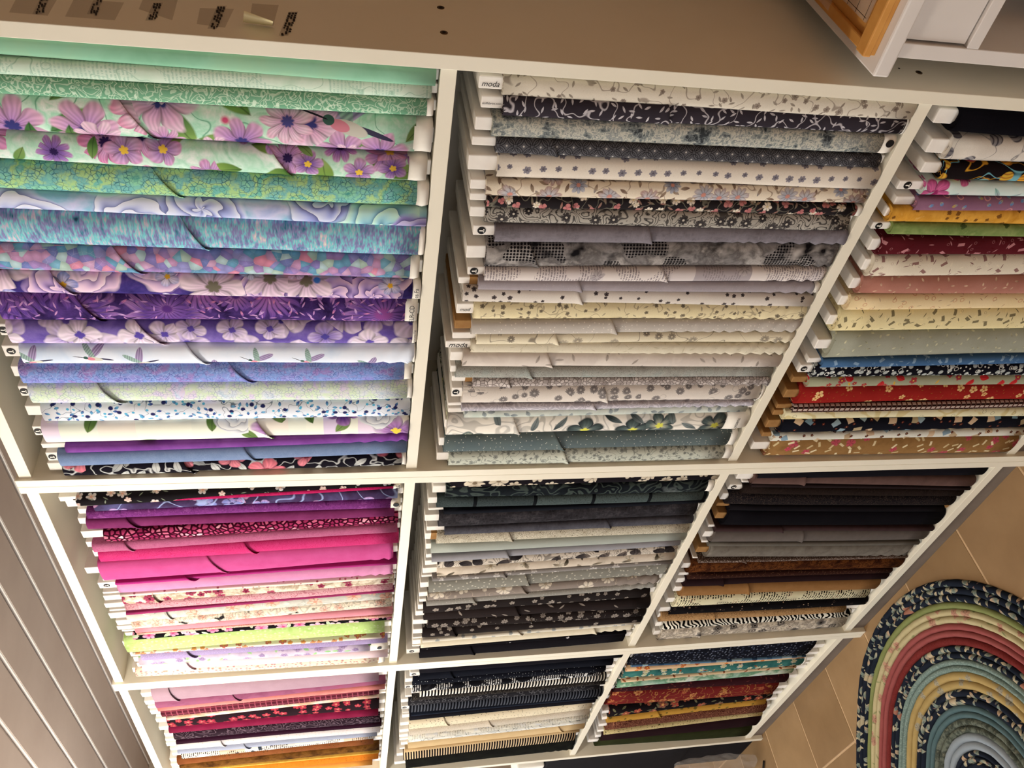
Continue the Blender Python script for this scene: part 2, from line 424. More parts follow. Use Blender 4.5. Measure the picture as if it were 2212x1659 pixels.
def text_obj(txt, size, mat, parent, origin, xdir, ydir, shear=0.0, name='printed_name'):
    cu = bpy.data.curves.new('text', 'FONT'); cu.body = txt; cu.size = size; cu.shear = shear
    cu.align_x = 'CENTER'; cu.align_y = 'CENTER'
    t = bpy.data.objects.new('text_tmp', cu); col.objects.link(t)
    bpy.context.view_layer.update()
    me = bpy.data.meshes.new_from_object(t.evaluated_get(bpy.context.evaluated_depsgraph_get()))
    bpy.data.objects.remove(t); bpy.data.curves.remove(cu)
    me.materials.clear(); me.materials.append(mat)
    xd, yd = Vector(xdir).normalized(), Vector(ydir).normalized()
    for v in me.vertices: v.co = Vector(origin) + xd * v.co.x + yd * v.co.y
    o = bpy.data.objects.new(name, me); col.objects.link(o); o.parent = parent
    return o

# ------------------------------------------------------------------ room
# floor: grout bed with separate tiles
floor = box('floor', (-3.2, 2.1, -3.1, 0.85, -0.05, -0.0012), M['grout']); tag(floor, kind='structure')
TP = 0.2635; TX0, TY0 = -0.297, -0.215
tiles = [simple('floor_tile_%d' % i, a, b, 7.0, 0.45, 0.35, 0.06) for i, (a, b) in enumerate(
    (('9a7c58', '8b6e4c'), ('937652', '846846'), ('a0825c', '917450')))]
tv, tf = box_data(-TP / 2 + 0.003, TP / 2 - 0.003, -TP / 2 + 0.003, TP / 2 - 0.003, -0.012, 0.0, 0.0008)
tmesh = []
for mt in tiles:
    me = bpy.data.meshes.new('tile'); me.from_pydata(tv, [], tf); me.materials.append(mt); tmesh.append(me)
rt = random.Random(3)
for i in range(-9, 7):
    for j in range(-10, 3):
        x, y = TX0 + (i + 0.5) * TP, TY0 + (j + 0.5) * TP
        if x < -3.0 or x > 1.95 or y < -2.9 or y > 0.7: continue
        o = bpy.data.objects.new('tile', rt.choice(tmesh)); col.objects.link(o); o.parent = floor
        o.location = (x, y, rt.uniform(-0.0006, 0.0))
        if (i * 7 + j * 3) % 2: o.rotation_euler = (0, 0, math.pi)
# ceiling of v-jointed boards
CZ = 2.44; PL = 0.138; PY = 0.1125
ceil = box('ceiling', (-3.2, 2.1, -3.1, 0.85, CZ + 0.016, CZ + 0.06), M['ceil']); tag(ceil, kind='structure')
prof = [(0.0, 0.016), (0.0, 0.012), (0.003, 0.0), (PL - 0.018, 0.0), (PL, 0.012), (PL, 0.016)]
pv = [(-3.2, y, z) for y, z in prof] + [(2.1, y, z) for y, z in prof]
pn = len(prof)
pf = [(i, i + 1, pn + i + 1, pn + i) for i in range(pn - 1)] + [tuple(range(pn)), tuple(range(2 * pn - 1, pn - 1, -1))]
pme = bpy.data.meshes.new('plank'); pme.from_pydata(pv, [], pf); pme.materials.append(M['ceil'])
for i in range(-22, 5):
    o = bpy.data.objects.new('plank', pme); col.objects.link(o); o.parent = ceil; o.location = (0, PY + i * PL, CZ)
sv, sf = box_data(-3.2, 2.1, -0.0010, 0.0022, 0.002, 0.011)  # pale strips stand in for the light caught on each groove edge
sme = bpy.data.meshes.new('lit_groove_strip'); sme.from_pydata(sv, [], sf); sme.materials.append(M['cab'])
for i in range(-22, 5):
    o = bpy.data.objects.new('lit_groove_strip', sme); col.objects.link(o); o.parent = ceil; o.location = (0, PY + i * PL, CZ - 0.001)
tag(box('wall_back', (-3.2, 2.1, 0.72, 0.78, 0, CZ + 0.02), M['wall']), kind='structure')
tag(box('wall_left', (-3.26, -3.2, -3.1, 0.78, 0, CZ + 0.02), M['wall']), kind='structure')
tag(box('added_wall_right', (2.0, 2.06, -3.1, 0.78, 0, CZ + 0.02), M['wallw']), kind='structure')  # unseen wall, added to keep the end panel dim and bounce warm light

# assumed ceiling lamps (out of the picture): rose, stem, glowing globe
def lathe(name, prof_, mat, parent, n=20):
    V = [(r * math.cos(2 * math.pi * j / n), r * math.sin(2 * math.pi * j / n), z) for r, z in prof_ for j in range(n)]
    Fc = [(i * n + j, i * n + (j + 1) % n, (i + 1) * n + (j + 1) % n, (i + 1) * n + j) for i in range(len(prof_) - 1) for j in range(n)]
    return mesh_obj(name, V, Fc, mat, parent, True)
def assumed_globe_lamp(pos, power, label):
    lamp = tag(empty('assumed_ceiling_lamp', (pos[0], pos[1], CZ)), label, 'lamp')
    lathe('ceiling_rose', [(0.0, 0.0), (0.07, 0.0), (0.07, -0.02), (0.02, -0.035), (0.015, -0.10)], M['cab'], lamp)
    ge = G('assumed_lamp_glass', 0.4, 0.3); ge.b.inputs['Emission Color'].default_value = (1.0, 0.92, 0.80, 1)
    ge.b.inputs['Emission Strength'].default_value = power / (math.pi * 4 * math.pi * 0.11 ** 2)
    dz = pos[2] - CZ
    lathe('glass_globe', [(0.11 * math.sin(math.pi * i / 12), dz + 0.11 * math.cos(math.pi * i / 12)) for i in range(13)], ge.m, lamp)
assumed_globe_lamp(ASSUMED_LAMP_POS, ASSUMED_LAMP_POWER, 'assumed round glass ceiling lamp in front of the middle shelving unit, outside the picture')
assumed_globe_lamp(ADDED_LAMP2_POS, ADDED_LAMP2_POWER, 'added round glass ceiling lamp past the far end of the shelves, outside the picture')
# unseen window added on the left wall to back the assumed daylight area light
added_win = box('added_window_1', (-3.205, -3.185, -2.30, -0.60, 0.75, 2.15), M['cab']); tag(added_win, kind='structure')
box('added_window_frame', (-3.185, -3.150, -2.32, -2.25, 0.73, 2.17), M['cab'], added_win); box('added_window_frame', (-3.185, -3.150, -0.65, -0.58, 0.73, 2.17), M['cab'], added_win)
box('added_window_frame', (-3.185, -3.150, -2.25, -0.65, 0.73, 0.80), M['cab'], added_win); box('added_window_frame', (-3.185, -3.150, -2.25, -0.65, 2.10, 2.17), M['cab'], added_win)
box('added_window_frame', (-3.185, -3.160, -1.47, -1.43, 0.80, 2.10), M['cab'], added_win)
for y0, y1 in ((-2.25, -1.47), (-1.43, -0.65)): box('added_pane', (-3.184, -3.178, y0, y1, 0.80, 2.10), M['acryl'], added_win)

# ------------------------------------------------------------------ shelving units
T = 0.0187; UD = 0.30; UH = 2.055
SHELF = [(2.029, 2.049), (1.365, 1.385), (0.711, 0.731), (0.047, 0.069)]
UNITS = [('right', 0.0, 0.8302, 'white shelving unit nearest the camera, along the top of the photo'),
         ('middle', -0.8299, -0.0002, 'white shelving unit across the middle of the photo, between two others'),
         ('left', -1.6650, -0.8301, 'white shelving unit farthest from the camera, along the bottom of the photo')]
UE = []
for nm, x0, x1, lab in UNITS:
    u = tag(empty('shelving_unit', ((x0 + x1) / 2, 0, 0)), lab, 'shelf', 'white shelving units side by side')
    cx = (x0 + x1) / 2; UE.append(u)
    hw = (x1 - x0) / 2
    for s in (-1, 1):
        a, b = (hw - T, hw) if s > 0 else (-hw, -hw + T)
        box('side_panel', (a, b, 0, UD, 0, UH), M['white'], u, 0.0008)
    for z0, z1 in SHELF:
        box('shelf', (-hw + T, hw - T, 0.006, UD - 0.006, z0, z1), M['white'], u, 0.0006)
    box('back_panel', (-hw + T, hw - T, UD - 0.006, UD, 0.02, UH - 0.01), M['backp'], u)
    box('kick_plate', (-hw + T, hw - T, 0.014, 0.03, 0.0, 0.047), M['kick'], u)
A = UE[0]; AC = (UNITS[0][1] + UNITS[0][2]) / 2
# shelf pins on the dividing panels and the little felt foot
def disc(name, mat, parent, c, r, axis, n=14, th=0.0006):
    V, Fc = [], []
    for k in (0, 1):
        for j in range(n):
            a = 2 * math.pi * j / n; p = [0, 0, 0]
            i1, i2 = [i for i in range(3) if i != axis]
            p[i1], p[i2] = r * math.cos(a), r * math.sin(a); p[axis] = th * (k - 0.5)
            V.append((c[0] + p[0], c[1] + p[1], c[2] + p[2]))
    Fc = [tuple(range(n)), tuple(range(2 * n - 1, n - 1, -1))] + [(j, n + j, n + (j + 1) % n, (j + 1) % n) for j in range(n)]
    return mesh_obj(name, V, Fc, mat, parent)
XS = 0.8302
for (u_, v_) in ((952, 17), (959, 71), (1985, 157)):
    p = on_x(u_, v_, XS)
    s = disc('screw', M['screw'], A, (XS - AC + 0.0002, p.y, p.z), 0.0048, 0, 16, 0.0012)
    disc('screw_socket', M['hole'], s, (XS - AC + 0.0010, p.y, p.z), 0.0024, 0, 6, 0.0008)
disc('screw', M['hole'], A, (XS - AC + 0.0002, on_x(1942, 148, XS).y, on_x(1942, 148, XS).z), 0.0015, 0)
def patch(name, quad, mat, off, parent=A):
    pts = [on_x(u_, v_, XS) for u_, v_ in quad]
    n = len(pts); x = XS - AC + off
    V = [(x, p.y, p.z) for p in pts] + [(x - 0.0003, p.y, p.z) for p in pts]
    Fc = [tuple(range(n)), tuple(range(2 * n - 1, n - 1, -1))] + [(i, n + i, n + (i + 1) % n, (i + 1) % n) for i in range(n)]
    return mesh_obj(name, V, Fc, mat, parent)
rp = random.Random(5)
def barcode(cu, cv, L, wd):
    # a slip of bars and small print running up the panel (leaning with it)
    for k in range(3):
        t = cv - L * 0.5
        while t < cv + L * 0.5:
            h = rp.uniform(2.0, 6.0)
            if rp.random() < 0.78:
                du = (cv - t) * 0.35 + (k - 1) * wd
                yield [(cu + du, t), (cu + du + wd * rp.uniform(0.5, 0.85), t), (cu + du + wd * rp.uniform(0.5, 0.85), t + h), (cu + du, t + h)]
            t += h + rp.uniform(1.0, 2.2)
for q in ([(20, 27), (36, -4), (125, -4), (103, 34)], [(141, 36), (160, -2), (268, 6), (248, 44)], [(300, 20), (310, -4), (385, -4), (372, 44)],
          [(425, 52), (432, 18), (505, 20), (486, 60)], [(538, 50), (545, 8), (602, 12), (590, 56)]):
    patch('tape', q, M['tape'], 0.0004)
for (cu, cv, L, wd) in ((88, 14, 30, 6), (206, 12, 34, 6), (332, 26, 34, 6), (468, 38, 44, 6), (622, 52, 46, 7)):
    slip = patch('sticker', [(cu - 12 - L * .17, cv + L * .56), (cu + 8 - L * .17, cv + L * .56), (cu + 14 + L * .17, cv - L * .56), (cu - 6 + L * .17, cv - L * .56)], M['tape'], 0.0007)
    for q in barcode(cu, cv, L, wd): patch('print_bar', q, M['hole'], 0.0011, slip)
# peeling cream label: a curled strip
V = []
for i in range(7):
    t = i / 6
    for j in range(5):
        s_ = j / 4; X = 0.0195 * math.sin(math.pi * (1 - s_) * 0.5) + 0.0012
        p = on_x(527 + (590 - 527) * t + (-2 * s_), (23 + 23 * t) * (1 - s_) + (48 + 8 * t) * s_, XS + X)
        V.append((p.x - AC, p.y, p.z))
mesh_obj('peeling_label', V, [(i * 5 + j, i * 5 + j + 1, (i + 1) * 5 + j + 1, (i + 1) * 5 + j) for i in range(6) for j in range(4)], M['cream'], A, True)
disc('pin_hole', M['hole'], A, (T - AC + 0.0005, 0.055, 1.10), 0.003, 0)

# ------------------------------------------------------------------ the fabric bolts
rb = random.Random(21)
ZS = {1: 1.385, 2: 0.731, 3: 0.069}
CELLX = {'A': (T, 0.8302 - T), 'B': (-0.8299 + T, -T), 'C': (-1.6650 + T, -0.8301 - T)}
PLACE = {'A1': 'top-left', 'A2': 'top-middle', 'A3': 'top-right', 'B1': 'middle-left', 'B2': 'central',
         'B3': 'middle-right', 'C1': 'bottom-left', 'C2': 'bottom-middle', 'C3': 'bottom-right'}
SETBACK = {'A1': 0.003, 'A2': 0.005, 'A3': 0.003, 'B1': 0.003, 'B2': 0.006, 'B3': 0.012, 'C1': 0.003, 'C2': 0.005, 'C3': 0.008}; DP = 0.195
def outline(h):
    """profile of a wrapped bolt as (x, y, nx, ny, s), from the back of the right side round the front to the left"""
    fr = min(h * 0.72, 0.017); pts = []
    for y in (0.15, 0.09, 0.05): pts.append((h, y, 1, 0))
    for i in range(11):
        a = math.pi / 2 - math.pi * i / 10
        sx, cx_ = math.sin(a), max(0.0, math.cos(a))
        pts.append((h * math.copysign(abs(sx) ** 0.75, sx), fr * (1 - cx_ ** 0.8), sx, -cx_))
    for y in (0.05, 0.09, 0.15): pts.append((-h, y, -1, 0))
    L = [0.0]
    for a, b in zip(pts, pts[1:]): L.append(L[-1] + math.hypot(b[0] - a[0], b[1] - a[1]))
    m = L[-1] / 2
    return [p + (l - m,) for p, l in zip(pts, L)], fr
def wrap_mesh(name, h, z0, z1, mat, parent, rows, gather=0.0, seed=0, zref=0.0):
    pr, fr = outline(h); rr = random.Random(seed)
    back = [(-h * 0.8, DP - 0.01, -0.7, 0.7), (0, DP, 0, 1), (h * 0.8, DP - 0.01, 0.7, 0.7)]
    s1 = pr[-1][4]
    full = pr + [b + (s1 + 0.045 + 0.02 * i,) for i, b in enumerate(back)]
    n = len(full); V, Fc, U = [], [], []
    ph = [rr.uniform(0, 6.28) for _ in range(4)]
    fq = rr.uniform(36, 48)
    for i in range(rows + 1):
        t = i / rows; z = z0 + (z1 - z0) * t
        k = 1.0 + 0.03 * math.sin(t * 5 + ph[0]) + 0.015 * math.sin(t * 13 + ph[1])
        if i in (0, rows): k *= 0.965
        off = 0.0012 * math.sin(t * 4 + ph[2])
        g = 0.0
        if gather > 0: g = max(0.0, 1.0 - t / gather) ** 0.7
        for (x, y, nx, ny, s) in full:
            d = 0.0
            if g > 0: d = g * 0.0028 * math.sin(6.283 * (z * fq - s * 16) + ph[3] + 1.5 * math.sin(z * 40))
            V.append((x * k + nx * d, y + off + ny * d, z)); U.append((z + zref, s))
    for i in range(rows):
        for j in range(n):
            Fc.append((i * n + j, i * n + (j + 1) % n, (i + 1) * n + (j + 1) % n, (i + 1) * n + j))
    for (row, sg) in ((rows, 1), (0, -1)):          # folded ends: a few uneven layers
        prev = [row * n + j for j in range(n)]; zb = z1 if sg > 0 else z0
        for (k, dz) in ((0.82, -0.0035), (0.62, 0.0005), (0.40, -0.004)):
            cur = []
            for (x, y, nx, ny, s) in full:
                cur.append(len(V)); V.append((x * k, 0.5 * DP + (y - 0.5 * DP) * (1 - (1 - k) * 0.16), zb + sg * dz)); U.append((zb + zref + k * 0.1, s))
            for j in range(n):
                q = (prev[j], prev[(j + 1) % n], cur[(j + 1) % n], cur[j]); Fc.append(q if sg > 0 else q[::-1])
            prev = cur
        Fc.append(tuple(prev) if sg > 0 else tuple(prev[::-1]))
    return mesh_obj(name, V, Fc, mat, parent, True, U)
def flap_mesh(h, za, zb, z1, mat, parent, zref):
    pr, fr = outline(h); V, Fc, U = [], [], []
    pr = pr[1:-1]
    n = len(pr)
    for (dz, off) in ((0.0, 0.0048), (0.0012, 0.0058), (0.005, 0.0042), (0.014, 0.0022), (None, 0.0012)):
        for (x, y, nx, ny, s) in pr:
            e = za + (zb - za) * min(1.0, max(0.0, (s + h * 1.3) / (h * 2.6)))
            z = z1 if dz is None else min(e + dz, z1)
            ff = off * (0.2 + 0.8 * max(0.0, -ny))
            V.append((x + nx * ff, y + ny * ff, z)); U.append((z + zref + 0.137, s + 0.021))
    for i in range(4):
        for j in range(n - 1): Fc.append((i * n + j, i * n + j + 1, (i + 1) * n + j + 1, (i + 1) * n + j))
    return mesh_obj('fabric_flap', V, Fc, mat, parent, True, U)

SEEN = set(); BN = [0]
def cell_bolts(key, U1, U2, first, rows):
    unit, row = key[0], int(key[1]); FY = SETBACK[key]; zs = ZS[row]; xl_lim, xr_lim = CELLX[unit]
    def line(bd):
        a, b = bd
        if not isinstance(a, tuple): a = (U1, a)
        if not isinstance(b, tuple): b = (U2, b)
        P, Q = on_y(a[0], a[1], FY + 0.006), on_y(b[0], b[1], FY + 0.006)
        k = (P.x - Q.x) / (P.z - Q.z)
        return (P.x, P.z, k, a, b)
    def xat(L, z): return L[0] + L[2] * (z - L[1])
    prev = line(first)
    # joints: where the line of sight grazes the round front of the nearer bolt
    joints = [xr_lim - 0.001]; zmid = zs + 0.30
    for rw_ in rows:
        xb = xat(line(rw_[1]), zmid); xr = joints[-1]
        xl = xb
        for _ in range(8):
            h = max(0.004, (xr - xl) / 2)
            d = Vector((xb - CAM.x, FY - CAM.y)).normalized()
            e = max(outline(h)[0], key=lambda q: -q[0] * d.y + q[1] * d.x)
            xm_ = CAM.x + (xb - CAM.x) * (FY + e[1] - CAM.y) / (FY + 0.006 - CAM.y)
            xl = xm_ - e[0] - h
        joints.append(min(xl, xr - 0.008))
    lo = xl_lim + 0.001
    if joints[-1] < lo:
        q = (joints[0] - lo) / (joints[0] - joints[-1]); joints = [joints[0] - (joints[0] - j) * q for j in joints]
    for idx, (desc, bd, uf, uc, ue, kw, spec) in enumerate(rows):
        cur = line(bd)
        def vmid(u):
            r = 0
            for L in (prev, cur):
                (ua, va), (ub, vb) = L[3], L[4]; r += va + (vb - va) * (u - ua) / (ub - ua)
            return r / 2
        ztop = on_y(uf, vmid(uf), FY).z if uf else zs + 0.588
        zct = on_y(uc, vmid(uc), FY + 0.012).z if uc else ztop + 0.014
        zend = on_y(ue, vmid(ue), FY).z if ue else zs + 0.004
        zend = min(max(zend, zs + 0.0015), zs + 0.05)
        ztop = min(ztop, zs + 0.625); zct = min(max(zct, ztop - 0.006), zs + 0.632)
        zm = zs + 0.30
        xr, xl = joints[idx], joints[idx + 1]
        k = max(-0.07, min(0.07, (prev[2] + cur[2]) / 2))
        xr = min(xr, xr_lim - 0.001); xl = max(xl, xl_lim + 0.001)
        t = max(0.008, (xr - xl) * 0.985); xm = (xr + xl) / 2
        # keep the leaning bolt inside its compartment
        for zz in (zs, zs + 0.6):
            e = xm + k * (zz - zm)
            if e + t / 2 > xr_lim - 0.0015: xm -= e + t / 2 - (xr_lim - 0.0015)
            if e - t / 2 < xl_lim + 0.0015: xm += (xl_lim + 0.0015) - (e - t / 2)
        an = math.atan(k); h = t / 2
        BN[0] += 1; sd = BN[0]
        lift = abs(math.sin(an)) * h * 0.8 + 0.0006
        fy = FY + kw.get('fy', 0.0)
        root = empty('fabric_bolt', (xm + k * (zs - zm), fy, zs + lift), an)
        lab = '%s bolt in the photo\'s %s compartment' % (desc, PLACE[key])
        assert lab not in SEEN, lab
        SEEN.add(lab)
        tag(root, lab, 'fabric bolt', 'fabric bolts in the %s compartment' % PLACE[key])
        mat = fabric_mat('fabric_%03d' % sd, spec, sd * 1.0)
        z0, z1 = zend - zs, ztop - zs
        ga = kw.get('g', 0.0)
        wrap_mesh('fabric', h, z0, z1, mat, root, 60 if ga else 10, ga, sd, zs)
        tc = min(0.023, max(0.006, t * 0.62)); cy = min(0.02, 0.012)
        core = box('bolt_board', (-tc / 2, tc / 2, cy, DP - 0.012, 0.0, zct - zs), M['kraft' if kw.get('c') == 'k' else 'board'], root, min(0.0016, tc * 0.2))
        if kw.get('c') == 'b':      # kraft band between board end and cloth
            box('brown_band', (-tc / 2 - 0.0006, tc / 2 + 0.0006, cy - 0.0006, DP - 0.012, z1 - 0.004, z1 + 0.012), M['kraft'], root)
        if kw.get('se'):
            zsel = max(on_y(kw['se'], vmid(kw['se']), FY).z - zs, 0.0008)
            if zsel < z0 - 0.002:
                sv = wrap_mesh('selvage', h * 0.985, zsel, z0 + 0.002, M['sel'], root, 2, 0, sd + 500, zs)
                if kw.get('st'):
                    text_obj(kw['st'], min(0.0105, (z0 - zsel) * 0.75), M['ink'], sv, (0, -0.0018, (zsel + z0) / 2), (1, 0, 0), (0, 0, 1))
                if kw.get('sdisc'):
                    d = disc('printed_disc', M['ink'], sv, (h * 0.3, -0.0012, (zsel + z0) / 2), 0.006, 1)
        mk = kw.get('m'); gap = zct - zs - z1
        zc_ = (zct - zs + z1) / 2
        if mk == 'disc' and gap > 0.008:
            r = min(0.0062, gap * 0.42, tc * 0.42)
            d = disc('printed_disc', M['ink'], core, (0, cy - 0.0004, zc_ + gap * 0.1), r, 1)
            box('printed_stroke', (-r * 0.16, r * 0.16, cy - 0.0012, cy - 0.0007, zc_ + gap * 0.1 - r * 0.55, zc_ + gap * 0.1 + r * 0.55), M['paper'], core)
            box('printed_stroke', (-r * 0.45, r * 0.45, cy - 0.0012, cy - 0.0007, zc_ + gap * 0.1 - r * 0.6, zc_ + gap * 0.1 - r * 0.36), M['paper'], core)
        elif mk and gap > 0.008:
            text_obj(mk, min(gap * (0.34 if len(mk) < 6 else 0.15), tc * 0.9), M['ink'], core, (-tc * 0.1, cy - 0.0006, zc_), (0, 0, -1), (1, 0, 0), 0.25 if len(mk) < 6 else 0.0)
        for (tx, tu, ts) in kw.get('ft', ()):
            text_obj(tx, ts, M['ink'], root, (0, -0.0022, on_y(tu, vmid(tu), FY).z - zs), (0, 0, 1), (-1, 0, 0), 0.0, 'printed_word')
        fl = kw.get('fl')
        if fl is None and t > 0.016 and rb.random() < 0.5:
            za = rb.uniform(0.33, 0.5); flap_mesh(h, za, za - t * rb.uniform(0.7, 1.1), z1, mat, root, zs)
        elif fl:
            za = on_y(fl[0], vmid(fl[0]), FY).z - zs; zb = on_y(fl[1], vmid(fl[1]), FY).z - zs
            if za > zb and zb > z0 + 0.02: flap_mesh(h, za, zb, z1, mat, root, zs)
        prev = cur

def P(*a): return [('p',) + a]
MINT = ['7fb89a', 'a9d8bd', 'd4ecdc']
